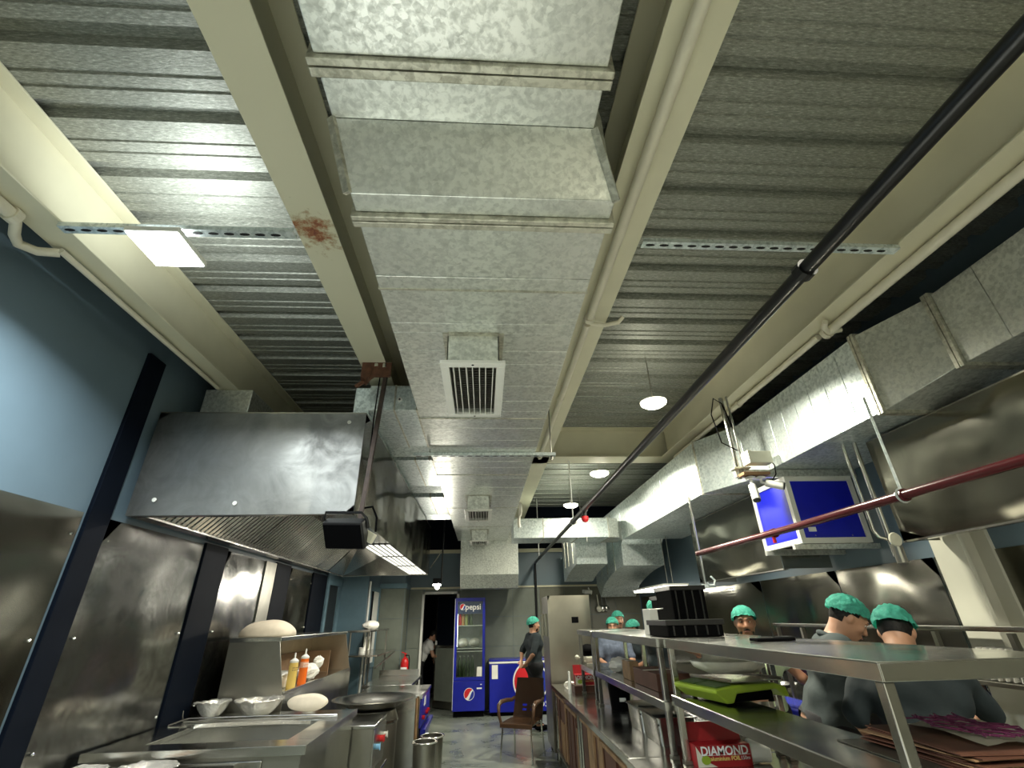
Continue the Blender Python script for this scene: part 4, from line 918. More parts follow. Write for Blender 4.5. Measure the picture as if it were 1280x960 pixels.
# ================================================================ ISLAND
def worktable(lb, y0, y1, xf=.95, xb=2.02, z=.88, boards=True):
    t = thing('work_table', lb, 'table', ((xf+xb)/2, (y0+y1)/2, 0), group='stainless island tables')
    MB().box(xf, xb, y0+.003, y1-.003, z-.004, z).box(xf, xf+.006, y0+.003, y1-.003, z-.055, z-.004).box(xb-.006, xb, y0+.003, y1-.003, z-.055, z-.004).box(xf+.006, xb-.006, y0+.003, y0+.009, z-.055, z-.004).box(xf+.006, xb-.006, y1-.009, y1-.003, z-.055, z-.004).build('table_top', M['steel_top'], t, bev=.002)
    for x in (xf+.06, xb-.06):
        for y in (y0+.07, y1-.07): MB().cyl((x, y, .0), (x, y, z-.05), .021, n=12).build('leg', M['steel'], t)
    MB().box(xf+.03, xb-.03, y0+.03, y1-.03, .16, .18).build('under_shelf', M['steel_dark'], t)
    return t
worktable('stainless island table at the far end beside the tall steel fridge', 5.75, 7.50, xb=1.86)
worktable('middle stainless island table carrying the steel food pans', 3.70, 5.745)
worktable('nearest stainless island table carrying the red foil box', 1.30, 3.695, xf=.93)
# brown boards and raw wood crates stacked under the island
def crate(lb, y0, y1, z0, z1, x0=.99, x1=1.7, mat='card_dark', strips=6, seed=1):
    rnd = random.Random(seed)
    t = thing('wooden_crate', lb, 'crate', ((x0+x1)/2, (y0+y1)/2, z0), group='brown crates under the island')
    MB().box(x0+.02, x1, y0, y1, z0, z1).build('crate_body', M[mat], t)
    w = (y1-y0)/strips
    for i in range(strips):
        a = y0+i*w
        h = rnd.choice((1, 1, .8, .6)); m = rnd.choice(('wood', 'card_dark', 'wood', 'card_dark', 'card'))
        MB().box(x0+rnd.uniform(0, .012), x0+.02, a+.008, a+w*rnd.uniform(.55, .95), z0+.01, z0+(z1-z0)*h-.01).build('board', M[m], t)
    MB().box(x0-.006, x0+.02, y0, y1, z1-.03, z1-.002).build('top_rail', M['wood'], t)
    return t
crate('brown boarded crate under the far island table, farthest one', 6.62, 7.39, .182, .80, seed=3)
crate('brown boarded crate under the far island table, nearer one', 5.86, 6.58, .182, .78, seed=5)
crate('dark reddish crate under the middle island table', 4.75, 5.64, .182, .80, strips=3, seed=8)
crate('flat stacked boards under the middle island table', 3.80, 4.70, .182, .78, strips=2, seed=12)
# overshelves: each a steel frame with two tiers
def overshelf(lb, y0, y1, x0=1.18, x1=1.96, zt=1.555, zm=1.185, xm=1.58):
    t = thing('over_shelf', lb, 'shelf', ((x0+x1)/2, (y0+y1)/2, .88), group='two-tier shelves on the island')
    for nm, z, a, b in (('top_shelf', zt, y0, y1), ('middle_shelf', zm, y0, y1)):
        xe = x1 if nm == 'top_shelf' else xm
        MB().box(x0, xe, a, b, z-.004, z).box(x0, x0+.005, a, b, z-.055, z-.004).box(xe-.005, xe, a, b, z-.055, z-.004).box(x0+.005, xe-.005, a, a+.005, z-.055, z-.004).box(x0+.005, xe-.005, b-.005, b, z-.055, z-.004).build(nm, M['steel_top'], t, bev=.002)
    for x in (x0+.03, x1-.03):
        for y in (y0+.035, y1-.035):
            if x > xm: MB().box(xm-.03, x-.019, y-.012, y+.012, zm-.05, zm-.02).build('cross_rail', M['steel'], t)
            p = MB().box(x-.019, x+.019, y-.019, y+.019, .885, zt-.056).build('post', M['steel'], t, bev=.004)
            MB().box(x-.024, x+.024, y-.024, y+.024, .8815, .90).build('post_foot', M['steel_dark'], p)
    return t
overshelf('two-tier steel shelf on the island, nearest, its end towards the viewer', 1.62, 3.55, x0=1.235, zm=1.235)
overshelf('two-tier steel shelf on the island carrying black crates', 3.60, 5.70, x0=1.20, zm=1.19)
overshelf('two-tier steel shelf at the far end of the island', 5.80, 6.6, x0=1.20, x1=1.82)
# things on the top shelves
def black_crate(lb, x0, x1, y0, y1, z0, z1, rim=True):
    t = thing('black_crate', lb, 'crate', ((x0+x1)/2, (y0+y1)/2, z0), group='black plastic crates on the island shelf')
    d = .012
    MB().box(x0, x1, y0, y0+d, z0, z1).box(x0, x1, y1-d, y1, z0, z1).box(x0, x0+d, y0+d, y1-d, z0, z1).box(x1-d, x1, y0+d, y1-d, z0, z1).box(x0+d, x1-d, y0+d, y1-d, z0, z0+.01).build('crate_body', M['black'], t, bev=.004)
    MB().box(x0-.012, x1+.012, y0-.012, y0, z1-.035, z1).box(x0-.012, x1+.012, y1, y1+.012, z1-.035, z1).box(x0-.012, x0, y0, y1, z1-.035, z1).box(x1, x1+.012, y0, y1, z1-.035, z1).build('crate_rim', M['blackmetal'], t, bev=.003)
    n = int((x1-x0)/.07)
    for i in range(n):
        x = x0+(x1-x0)*(i+.5)/n; MB().box(x-.006, x+.006, y0-.008, y0, z0+.01, z1-.037).build('rib', M['blackmetal'], t)
    return t
black_crate('lower black crate lying wide on the island shelf', 1.31, 1.71, 3.63, 4.05, 1.557, 1.665)
black_crate('tall black crate standing behind the wide black crate', 1.56, 1.84, 4.12, 4.50, 1.557, 1.915)
black_crate('narrow black crate behind the white carton', 1.66, 1.88, 4.62, 4.95, 1.557, 1.86)
t = thing('white_carton', 'upright white carton beside the black crates on the island shelf', 'carton', (1.38, 4.15, 1.557))
MB().box(1.335, 1.405, 4.07, 4.24, 1.557, 1.745).build('carton_body', M['paper'], t, bev=.003)
MB().obox((1.42, 4.15, 1.742), (.07, .16, .006), (0, -.1, 0)).build('carton_flap', M['paper'], t)
t = thing('flat_knife_tray', 'flat black bar lying on the near top shelf', 'bar', (1.6, 2.9, 1.556))
MB().box(1.52, 1.74, 2.84, 2.93, 1.557, 1.572).build('bar_body', M['black'], t, bev=.003); MB().box(1.66, 1.74, 2.85, 2.92, 1.572, 1.578).build('bar_grip', M['blackmetal'], t)
# middle shelf: weighing scale with a bag, cartons, netting
def scale_():
    t = thing('weighing_scale', 'lime green weighing scale with a steel pan on the middle shelf', 'scale', (1.50, 3.28, 1.237), rotz=math.radians(-78))
    w, d = .42, .36
    P = [(-.24, .050), (-.24, .032), (-.17, -.02), (-.13, -.02), (-.10, .024), (.17, .034), (.24, -.01), (.255, 0), (.24, .045), (.17, .065), (-.08, .065)]
    mb = MB(); mb.prism([(u, v+.03) for u, v in P], 'x', -w/2, w/2); bmesh.ops.rotate(mb.bm, verts=mb.bm.verts[:], cent=(0,0,0), matrix=Euler((0,0,0)).to_matrix())
    mb.build('scale_body', M['lime'], t, bev=.012)
    for sx in (-.16, .16):
        for sy in (-.13, .16): MB().cyl((sx, sy, .0), (sx, sy, .05), .016, n=10).build('foot', M['black'], t)
    MB().box(-w/2+.03, w/2-.03, -.11, .16, .012, .06).build('under_body', M['black'], t)
    for sx, ww in ((-.10, .15), (.09, .19)):
        MB().obox((sx, -.165, .0915), (ww, .10, .006), (.094, 0, 0)).build('keypad', M['dk_green'], t)
    for sx in (-.10, .10): MB().cyl((sx, .03, .09), (sx, .03, .105), .02, n=10).build('pan_support', M['black'], t)
    MB().box(-.20, .20, -.12, .24, .105, .110).box(-.20, .20, -.12, -.115, .11, .122).box(-.20, .20, .235, .24, .11, .122).build('weighing_pan', M['steel'], t, bev=.002)
    return t
scale_()
t = thing('plastic_bag', 'slumped translucent bag of flour on the weighing scale pan', 'bag', (1.5, 3.30, 1.35))
MB().ball((1.53, 3.30, 1.437), (.22, .17, .075), 28, 14, lambda d: (1.0 if d.z < 0 else 1.45-.75*min(1, math.hypot(d.x, d.y)*1.1)) + .07*math.sin(9*d.x+4*d.z)*math.sin(8*d.y)).build('bag_body', M['plastic_wrap'], t, smooth=70)
MB().ball((1.70, 3.36, 1.417), (.09, .09, .055), 20, 10, lambda d: 1+.18*math.sin(8*d.x+3*d.y)*math.sin(7*d.z+1)).build('bag_fold', M['plastic_wrap'], t, smooth=70)
def carton(name, lb, x0, x1, y0, y1, z0, z1, mat='card', grp=None):
    t = thing(name, lb, 'box', ((x0+x1)/2, (y0+y1)/2, z0), group=grp)
    MB().box(x0, x1, y0, y1, z0, z1).build('box_body', M[mat], t, bev=.003)
    MB().box(x0-.001, x1+.001, (y0+y1)/2-.02, (y0+y1)/2+.02, z1, z1+.0015).build('tape', M['cream_plastic'], t)
    return t
carton('cardboard_box', 'brown cardboard box behind the green scale on the middle shelf', 1.30, 1.56, 4.0, 4.6, 1.192, 1.305, 'card_dark')
carton('cardboard_box', 'small upright cardboard box by the paired shelf posts', 1.30, 1.38, 4.70, 4.95, 1.192, 1.335, 'wood')
t = thing('flattened_cartons', 'stack of flattened brown cartons on the near end of the middle shelf', 'cartons', (1.7, 2.0, 1.236))
MB().box(1.42, 1.97, 1.72, 2.22, 1.2365, 1.2395).build('tray', M['steel_dark'], t)
rnd = random.Random(4)
for k in range(8):
    MB().obox((1.74+rnd.uniform(-.02,.02), 1.97+rnd.uniform(-.02,.02), 1.243+.006*k), (.43, .46, .004), (rnd.uniform(-.004,.004), 0, rnd.uniform(-.10,.10))).build('carton_sheet', M[('card_dark','card_dark','card')[k % 3]], t)
t = thing('paper_sheet', 'pale paper sheet on the flattened cartons', 'paper', (1.8, 2.0, 1.29))
MB().grid(lambda u, v: (1.66+.28*u+.03*v, 1.80+.36*v, 1.2935+.010*math.sin(5*u+3*v)**2), 8, 8, thick=.002).build('sheet', M['cream_plastic'], t, smooth=60)
t = thing('net_bag', 'purple mesh netting strewn over the pale paper sheet', 'net', (1.85, 2.0, 1.31))
for k in range(16):
    q = [(1.70+.013*k+.035*math.sin(1.3*j+k), 2.17-.05*j+.018*math.sin(k+j), 1.310+.006*math.sin(2*j+k)**2+.0015*(k % 3)) for j in range(8)]
    MB().tube(q, .0028, 5).build('net_strand', M['purple_net'], t)
# on the island worktop
def gn_pan(lb, x0, x1, y0, y1, h=.15, z=.88):
    t = thing('food_pan', lb, 'pan', ((x0+x1)/2, (y0+y1)/2, z), group='steel food pans on the middle island table')
    i = .02; mb = MB()
    def rr(x0, x1, y0, y1, zz, r=.025):
        out = []
        for cx, cy, a0 in ((x1-r, y1-r, 0), (x0+r, y1-r, PI/2), (x0+r, y0+r, PI), (x1-r, y0+r, 1.5*PI)):
            for k in range(5): out.append(mb.bm.verts.new((cx+r*math.cos(a0+k*PI/8), cy+r*math.sin(a0+k*PI/8), zz)))
        return out
    R = [rr(x0+i, x1-i, y0+i, y1-i, z+.002), rr(x0+.006, x1-.006, y0+.006, y1-.006, z+h-.006), rr(x0-.012, x1+.012, y0-.012, y1+.012, z+h-.006), rr(x0-.012, x1+.012, y0-.012, y1+.012, z+h), rr(x0+.009, x1-.009, y0+.009, y1-.009, z+h), rr(x0+i+.004, x1-i-.004, y0+i+.004, y1-i-.004, z+.008)]
    mb.skin(R, True); mb.build('pan_shell', M['steel'], t, smooth=35)
    MB().box(x0+.012, x1-.012, y0+.012, y1-.012, z+h-.05, z+h-.04).build('contents', M['dark'], t)
gn_pan('steel food pan, farther of the pair by the shelf post', 1.23, 1.52, 4.34, 4.70, .17)
gn_pan('steel food pan, nearer of the pair by the shelf post', 1.23, 1.52, 3.92, 4.30, .17)
gn_pan('steel pan behind the pair, under the middle shelf', 1.56, 1.86, 3.75, 4.05, .12)
def foil_box(lb, x0, x1, y0, y1, z, full=True, rot=0.0):
    t = thing('foil_box', lb, 'box', (x0, y0, z), group='red foil boxes on the island')
    h = y1-y0
    MB().box(x0, x1, y0, y1, z, z+.11).build('box_body', M['red_box'], t, bev=.002)
    MB().obox(((x0+x1)/2, y1+.012, z+.155), (x1-x0, .004, .10), (-.25, 0, 0)).build('open_lid', M['red_box'], t)
    MB().prism([(x0+.002, z+.003), (x0+.12, z+.003), (x0+.05, z+.035), (x0+.002, z+.105)], 'y', y0-.0015, y0-.0002).build('print_wedge', M['cream_plastic'], t)
    MB().prism([(x0+.055+.028*math.cos(2*PI*k/20), z+.037+.022*math.sin(2*PI*k/20)) for k in range(20)], 'y', y0-.003, y0-.0017).build('print_roundel', M['lime'], t)
    w = x1-x0
    text('DIAMOND', 'lettering', M['print_white'], t, (x0+w*.52, y0-.002, z+.078), w*.185, FACE_NY, .001, sx=.98, off=w*.004)
    text('aluminium FOIL', 'lettering', M['print_gold'], t, (x0+w*.52, y0-.002, z+.042), w*.085, FACE_NY, .001, off=w*.0015)
    text('150m', 'lettering', M['print_white'], t, (x0+w*.88, y0-.002, z+.042), w*.075, FACE_NY, .001)
    MB().box(x0+w*.1, x1-w*.02, y0-.0012, y0-.0002, z+.0585, z+.0600).build('print_line', M['print_white'], t)
    return t
foil_box('open red foil box with big white lettering on the near island table', 1.29, 1.63, 3.42, 3.53, .88)
t = thing('paper_roll', 'white paper roll lying beside the red foil box', 'roll', (1.70, 3.46, .94))
MB().cyl((1.642, 3.48, .943), (1.76, 3.46, .943), .058, n=28).build('roll_body', M['white'], t, bev=.006, smooth=40); MB().cyl((1.76, 3.46, .943), (1.764, 3.46, .943), .02, n=16).build('roll_core', M['card'], t)
foil_box('second red foil box with white lettering at the far end of the island', 1.14, 1.42, 6.62, 6.74, .955)
carton('box_base', 'dark carton under the far red foil box', 1.12, 1.46, 6.60, 6.85, .88, .955, 'card_dark')
t = thing('white_bottle', 'slim white bottle at the front corner of the far island table', 'bottle', (1.06, 6.6, .88))
MB().lathe([(.004,0),(.022,0),(.022,.12),(.012,.16),(.012,.20),(.004,.205)], (1.055, 6.55, .88), 16).build('bottle_body', M['white'], t, smooth=40); MB().cyl((1.055,6.55,1.085), (1.055,6.55,1.11), .014, n=12).build('bottle_cap', M['white'], t)
t = thing('paper_stack', 'small untidy stack of white papers on the far island table', 'papers', (1.12, 7.0, .88))
for k in range(5): MB().obox((1.16+.01*k, 7.02+.008*k, .884+.012*k), (.16, .2, .008), (.03*k, .02, .25*k)).build('sheet', M['paper'], t)
t = thing('slicer_machine', 'pale grinder machine with dark head on the far island table', 'machine', (1.42, 6.98, .88))
MB().box(1.34, 1.50, 6.93, 7.12, .88, .91).build('base', M['steel_dark'], t, bev=.004)
MB().box(1.37, 1.41, 6.96, 7.02, .91, 1.17).box(1.44, 1.48, 6.96, 7.02, .91, 1.17).build('column', M['cream_plastic'], t, bev=.004)
MB().obox((1.42, 6.98, 1.20), (.15, .16, .08)).build('head', M['cream_plastic'], t, bev=.02)
MB().ball((1.40, 7.0, 1.30), (.11, .10, .075), 18, 10).build('hopper', M['black'], t)
MB().cyl((1.36, 6.95, 1.20), (1.24, 6.90, 1.23), .012, n=8).ball((1.23, 6.895, 1.232), .026, 12, 8).build('crank_handle', M['cream_plastic'], t)
def dark_bin(lb, x0, x1, y0, y1, h):
    t = thing('black_container', lb, 'container', ((x0+x1)/2, (y0+y1)/2, .88), group='black round-topped containers under the middle shelf')
    c = ((x0+x1)/2, (y0+y1)/2, .88); r = min(x1-x0, y1-y0)/2
    MB().lathe([(.004,.002),(r*.85,.002),(r,h*.75),(r*.97,h*.9),(r*.7,h),(.004,h)], c, 24).build('container_body', M['black'], t, smooth=50)
    MB().box(c[0]-.03, c[0]+.03, c[1]-r-.004, c[1]-r+.02, .95, .98).build('label', M['white'], t)
dark_bin('black round-topped container by the far shelf post', 1.27, 1.49, 5.36, 5.60, .25)
dark_bin('black round-topped container next to the food pans', 1.52, 1.76, 5.10, 5.36, .24)
t = thing('wire_basket', 'steel wire basket of utensils under the middle shelf', 'basket', (1.7, 4.75, .88))
for z in (.90, .98, 1.06): MB().tube([(1.52,4.5,z),(1.9,4.5,z),(1.9,5.0,z),(1.52,5.0,z)], .005, 6, closed=True).build('wire_hoop', M['chrome'], t)
for i in range(8): MB().tube([(1.54+.05*i,4.5,.885),(1.54+.05*i,4.5,1.06)], .003, 5).tube([(1.54+.05*i,5.0,.885),(1.54+.05*i,5.0,1.06)], .003, 5).build('wire_upright', M['chrome'], t)
for i in range(5): MB().tube([(1.60+.05*i,4.65+.05*i,.89),(1.58+.06*i,4.6+.06*i,1.13)], .008, 6).build('utensil', M['steel'], t)
t = thing('cloth_bundle', 'white crumpled cloth hanging at the far shelf end', 'cloth', (1.5, 5.4, 1.2))
MB().ball((1.40, 5.45, 1.255), (.10, .12, .066), 18, 12, lambda d: 1+.2*math.sin(8*d.x+4*d.y)*math.sin(7*d.z)).build('cloth_body', M['cloth_white'], t, smooth=70)
# ================================================================ BLUE CHEST FREEZER behind the island
def globe(parent, c, r, Mx, tilt=.55, d=.0012):
    """round red, white and blue emblem: a disc with a red cap and a blue cup split by a white wave"""
    c = Vector(c); ex, ey, ez = Mx.col[0], Mx.col[1], Mx.col[2]
    ct, st = math.cos(tilt), math.sin(tilt)
    def plate(name, pts, mat, k):
        mb = MB(); P = [(p[0]*ct-p[1]*st, p[0]*st+p[1]*ct) for p in pts]
        A = [mb.bm.verts.new(c+ex*x*r+ey*y*r+ez*(d*k)) for x, y in P]; B = [mb.bm.verts.new(c+ex*x*r+ey*y*r+ez*(d*(k-1))) for x, y in P]
        n = len(A)
        for i in range(n): mb.bm.faces.new((A[i], A[(i+1)%n], B[(i+1)%n], B[i]))
        mb.bm.faces.new(A); mb.bm.faces.new(B[::-1])
        mb.build(name, mat, parent)
    plate('emblem_disc', [(math.cos(2*PI*k/40), math.sin(2*PI*k/40)) for k in range(40)], M['print_white'], 1)
    R = .92; up = lambda x: .02+.26*math.sin(x*2.0); lo = lambda x: -.34+.40*math.sin(x*1.9-.2)
    xs = [-.92+1.84*k/40 for k in range(41)]
    lim = lambda x: math.sqrt(max(0, R*R-x*x))
    top = [(x, up(x)) for x in xs if abs(up(x)) < lim(x)]
    a0 = math.atan2(top[-1][1], top[-1][0]); a1 = math.atan2(top[0][1], top[0][0]) % (2*PI)
    plate('emblem_red', top+[(R*math.cos(a0+(a1-a0)*k/18), R*math.sin(a0+(a1-a0)*k/18)) for k in range(19)], M['print_red'], 2)
    bot = [(x, lo(x)) for x in xs if abs(lo(x)) < lim(x)]
    a0 = math.atan2(bot[0][1], bot[0][0]) % (2*PI); a1 = math.atan2(bot[-1][1], bot[-1][0]) % (2*PI)
    if a1 < a0: a1 += 2*PI
    plate('emblem_blue', bot[::-1]+[(R*math.cos(a0+(a1-a0)*k/18), R*math.sin(a0+(a1-a0)*k/18)) for k in range(19)], M['print_blue'], 2)
def chest(lb, x0, x1, y0, y1, h, lid, cat='freezer'):
    t = thing('chest_freezer', lb, cat, ((x0+x1)/2, (y0+y1)/2, 0))
    MB().box(x0, x1, y0, y1, .06, h-.07).build('freezer_body', M['brandblue'], t, bev=.012)
    MB().box(x0-.008, x1+.008, y0-.008, y1+.008, h-.069, h-.035).build('white_rim', M['white'], t, bev=.006)
    MB().box(x0-.004, x1+.004, y0-.004, y1+.004, h-.034, h+lid).build('lid', M['brandblue'], t, bev=.014)
    MB().box(x0+.04, x1-.04, y0+.04, y1-.04, 0, .06).build('plinth', M['black'], t)
    return t
t = chest('blue chest freezer behind the island with its lid under a hand', 2.62, 2.95, 4.36, 5.32, .935, .035)
globe(t, (2.6185, 4.80, .60), .20, FACE_NX)
MB().box(2.66, 2.92, 4.5, 5.2, .972, .978).build('lid_sheet', M['plastic_blue'], t, bev=.002)
# ================================================================ RIGHT WALL COUNTER
t = thing('wall_counter', 'stainless counter along the right wall below the near hood', 'counter', (3.3, 2, 0))
MB().box(2.98, 3.38, .2, 4.25, .86, .90).build('counter_top', M['steel_top'], t, bev=.004)
MB().box(3.38, 3.62, .2, 3.2, .86, .90).build('rear_top', M['steel_top'], t, bev=.004)
MB().box(3.02, 3.36, .25, 4.2, .2, .858).build('counter_body', M['steel_dark'], t)
legs(t, ((3.03, .3), (3.03, 4.15), (3.35, .3), (3.35, 4.15)), .2)
t = thing('rail_shelf', 'open steel rail shelf standing above the right wall counter', 'shelf', (3.1, 3.5, .9))
for y in (1.6, 2.82, 3.32, 4.75, 5.15): MB().box(2.985, 3.015, y-.015, y+.015, .902 if y < 4.3 else 0, 1.565).build('post', M['steel_dark'], t)
MB().box(2.98, 3.02, 1.58, 5.2, 1.578, 1.60).build('front_rail', M['steel'], t, bev=.003)
MB().box(3.02, 3.34, 1.58, 5.2, 1.57, 1.585).build('shelf_board', M['steel_top'], t)
MB().box(2.99, 3.34, 2.0, 3.5, 1.285, 1.31).build('lower_board', M['steel_dark'], t, bev=.003)
t = thing('side_counter', 'low steel counter with a dark pan beyond the blue chest freezer', 'counter', (3.4, 6, 0))
MB().box(2.95, 3.62, 5.5, 7.4, .86, .90).build('counter_top', M['steel_top'], t, bev=.004); MB().box(2.98, 3.6, 5.55, 7.3, .1, .858).build('counter_body', M['steel_dark'], t)
t = thing('sauce_pan', 'steel pan with dark inside on the counter beyond the chest freezer', 'pan', (3.25, 5.9, .9))
MB().lathe([(.004,0),(.13,0),(.19,.10),(.20,.105),(.185,.10),(.125,.01),(.004,.01)], (3.25, 5.85, .902), 28).build('pan_shell', M['steel'], t, smooth=40); MB().cyl((3.25,5.67,.99), (3.16,5.42,1.03), .014, n=8).build('handle', M['black'], t)
# heaps and packets on the right counter
def heap(name, lb, c, n, r, mats, seed, size=.04, cat='vegetables'):
    rnd = random.Random(seed); t = thing(name, lb, cat, c)
    for m in mats:
        mb = MB()
        for k in range(n//len(mats)):
            a, q = rnd.uniform(0, 2*PI), math.sqrt(rnd.random())
            s = size*rnd.uniform(.6, 1.3); z = s*.5+(1-q)*r*.55*rnd.random()
            mb.obox((c[0]+r*q*math.cos(a), c[1]+r*q*math.sin(a)*1.2, c[2]+z), (s, s*.7, s*.5), (rnd.uniform(-.6,.6), rnd.uniform(-.6,.6), rnd.uniform(0, 3)))
        o = mb.build('piece_heap', M[m], t); o['kind'] = 'stuff'
    return t
heap('chopped_greens', 'heap of chopped greens on the right counter by the two bent workers', (3.12, 3.55, .902), 160, .16, ('greens', 'olive', 'cream_plastic'), 3)
heap('chopped_onion', 'heap of chopped white pieces in front of the greens', (3.15, 3.05, .902), 200, .13, ('paper', 'cream_plastic'), 8, .026)
t = thing('packet_holder', 'row of upright white cards on the rail shelf', 'cards', (3.12, 3.1, 1.31))
for k in range(6): MB().obox((3.08, 2.88+.045*k, 1.40), (.14, .006, .17), (.15, 0, .1)).build('card', M['paper'], t)
t = thing('tongs', 'black tongs lying on the lower board of the rail shelf', 'tongs', (3.05, 3.35, 1.32))
MB().tube([(3.035,3.46,1.325),(3.06,3.38,1.34),(3.09,3.22,1.32)], .008, 6).build('tong_arm', M['black'], t); MB().tube([(3.035,3.46,1.325),(3.04,3.36,1.325),(3.05,3.22,1.32)], .008, 6).build('tong_arm', M['black'], t)
t = thing('black_bowl', 'large black tray standing at the back of the right counter', 'tray', (3.28, 2.7, .9))
MB().obox((3.33, 2.58, 1.02), (.02, .55, .24), (0, .25, 0)).build('tray_face', M['black'], t, bev=.006); MB().obox((3.32, 2.58, .908), (.05, .5, .012)).build('tray_foot', M['black'], t)
t = thing('steel_tray', 'shallow steel tray on the right counter beside the white heap', 'tray', (3.1, 2.55, .9))
MB().box(3.0, 3.22, 2.45, 2.79, .902, .906).box(3.0, 3.006, 2.45, 2.79, .906, .95).box(3.214, 3.22, 2.45, 2.79, .906, .95).box(3.006, 3.214, 2.45, 2.456, .906, .95).box(3.006, 3.214, 2.784, 2.79, .906, .95).build('tray_body', M['steel'], t)
t = thing('knife', 'chef knife with a green handle under the bent worker\'s hands', 'knife', (3.02, 3.30, .91))
MB().obox((3.03, 3.24, .93), (.018, .12, .024), (0,0,.35)).build('handle', M['teal_plastic'], t, bev=.004); MB().obox((3.075, 3.37, .925), (.003, .19, .035), (0,0,.35)).build('blade', M['chrome'], t)

# unseen table with white boards, added to bounce light up onto the duct
t = thing('prep_table', 'added unseen steel table with white boards that bounce light upwards', 'table', (-.3, 1.4, 0))
MB().box(-1.25, .40, .1, 2.5, .84, .88).build('table_top', M['steel_top'], t, bev=.004)
legs(t, ((-1.2, .16), (.35, .16), (-1.2, 2.44), (.35, 2.44)), .84)
for i, (a, b, c, d) in enumerate(((-1.22, -.44, .14, 1.28), (-.41, .37, .14, 1.28), (-1.22, -.44, 1.32, 2.46), (-.41, .37, 1.32, 2.46))):
    meta(MB().box(a, b, c, d, .8805, .90).build('bounce_board', M['white'], bev=.004, loc=((a+b)/2, (c+d)/2, .88)), ('added white bounce board on the unseen table, near left', 'added white bounce board on the unseen table, near right', 'added white bounce board on the unseen table, far left', 'added white bounce board on the unseen table, far right')[i], 'board', 'added bounce boards on the unseen table')
# ================================================================ BACK OF THE ROOM
def display_fridge():
    t = thing('display_fridge', 'tall blue glass-door drinks fridge against the back wall', 'fridge', (-.26, 11.2, 0))
    x0, x1, y0, y1, h = -.575, .06, 10.95, 11.54, 2.11
    MB().box(x0, x0+.03, y0+.05, y1, .10, h).box(x1-.03, x1, y0+.05, y1, .10, h).box(x0+.03, x1-.03, y1-.03, y1, .10, h).box(x0+.03, x1-.03, y0+.05, y1-.03, .10, .60).build('cabinet_body', M['brandblue'], t, bev=.006)
    MB().box(x0+.03, x1-.03, y0+.05, y1-.03, h-.05, h).build('cabinet_top', M['brandblue'], t)
    MB().box(x0+.03, x1-.03, y1-.04, y1-.031, .60, h-.05).box(x0+.031, x0+.036, y0+.06, y1-.04, .6, h-.05).box(x1-.036, x1-.031, y0+.06, y1-.04, .6, h-.05).build('inner_lining', M['lining'], t)
    MB().box(x0+.02, x1-.02, y0+.05, y1-.05, 0, .10).build('plinth', M['black'], t)
    MB().box(x0, x1, y0, y0+.045, .10, .60).build('lower_panel', M['brandblue'], t, bev=.006)
    d = link(bpy.data.objects.new('door', None)); d.parent = t; WL[d.name] = WL[t.name]
    MB().box(x0, x0+.055, y0, y0+.045, .605, h).box(x1-.055, x1, y0, y0+.045, .605, h).box(x0+.055, x1-.055, y0, y0+.045, .605, .665).box(x0+.055, x1-.055, y0, y0+.045, h-.07, h).build('door_frame', M['brandblue'], d, bev=.004)
    MB().box(x0+.056, x1-.056, y0+.006, y0+.012, .666, h-.071).build('glass', M['glass'], d)
    MB().box(x0+.056, x1-.056, y0+.013, y0+.018, 1.80, h-.072).build('header_print', M['navyblue'], d)
    MB().box(x0-.004, x0+.004, y0-.002, y0+.045, .12, h-.02).build('edge_trim', M['white'], d)
    globe(t, (x0+.16, y0+.0045, 1.935), .062, FACE_NY)
    text('pepsi', 'lettering', M['print_white'], t, (x0+.38, y0+.0045, 1.93), .16, FACE_NY, .001, off=.002)
    globe(t, (x0+.325, y0-.001, .38), .105, FACE_NY)
    for (a, b, c, e) in ((x1-.16, x1-.06, .46, .485), (x1-.09, x1-.06, .53, .545)): MB().box(a, b, y0-.003, y0-.0005, c, e).build('sticker', M['print_white'], t)
    MB().box(x1-.165, x1-.062, y0+.0015, y0+.004, .675, .84).build('notice', M['paper'], t)
    MB().box(x0+.058, x0+.066, y0+.02, y0+.03, 1.2, 1.95).build('light_strip', M['tube_dim'], t)
    for z in (.66, 1.11, 1.16, 1.58): MB().box(x0+.04, x1-.04, y0+.07, y1-.05, z-.006, z+.006).build('wire_shelf', M['chrome'], t)
    return t

display_fridge()
def bottle(lb, x, y, z, h, r, mat, cap, grp):
    t = thing('drink_bottle', lb, 'bottle', (x, y, z), group=grp)
    MB().lathe([(.004,0),(r,0),(r,h*.6),(r*.85,h*.7),(r*.38,h*.88),(r*.38,h*.94)], (x,y,z), 16).build('bottle_body', mat, t, smooth=50)
    MB().cyl((x,y,z+h*.94), (x,y,z+h), r*.42, n=12).build('bottle_cap', cap, t)
    return t
for k, (dx, mt, cp, lb) in enumerate(((.10, 'print_red', 'white', 'red drink bottle, leftmost on the top fridge shelf'), (.17, 'orange_dull', 'white', 'orange drink bottle beside the red one in the fridge'), (.24, 'lime_dull', 'white', 'yellow-green drink bottle on the top fridge shelf'), (.34, 'dk_green', 'black', 'dark green drink bottle on the top fridge shelf'))):
    bottle(lb, -.575+dx, 11.12, 1.588, .27, .033, M[mt], M[cp], 'drink bottles on the top fridge shelf')
for k in range(4):
    bottle('%s tall green drink bottle on the bottom fridge shelf' % ('leftmost', 'second', 'third', 'rightmost')[k], -.575+.12+.085*k, 11.12, .668, .36, .04, M['dk_green'], M['white'], 'green bottles on the bottom fridge shelf')
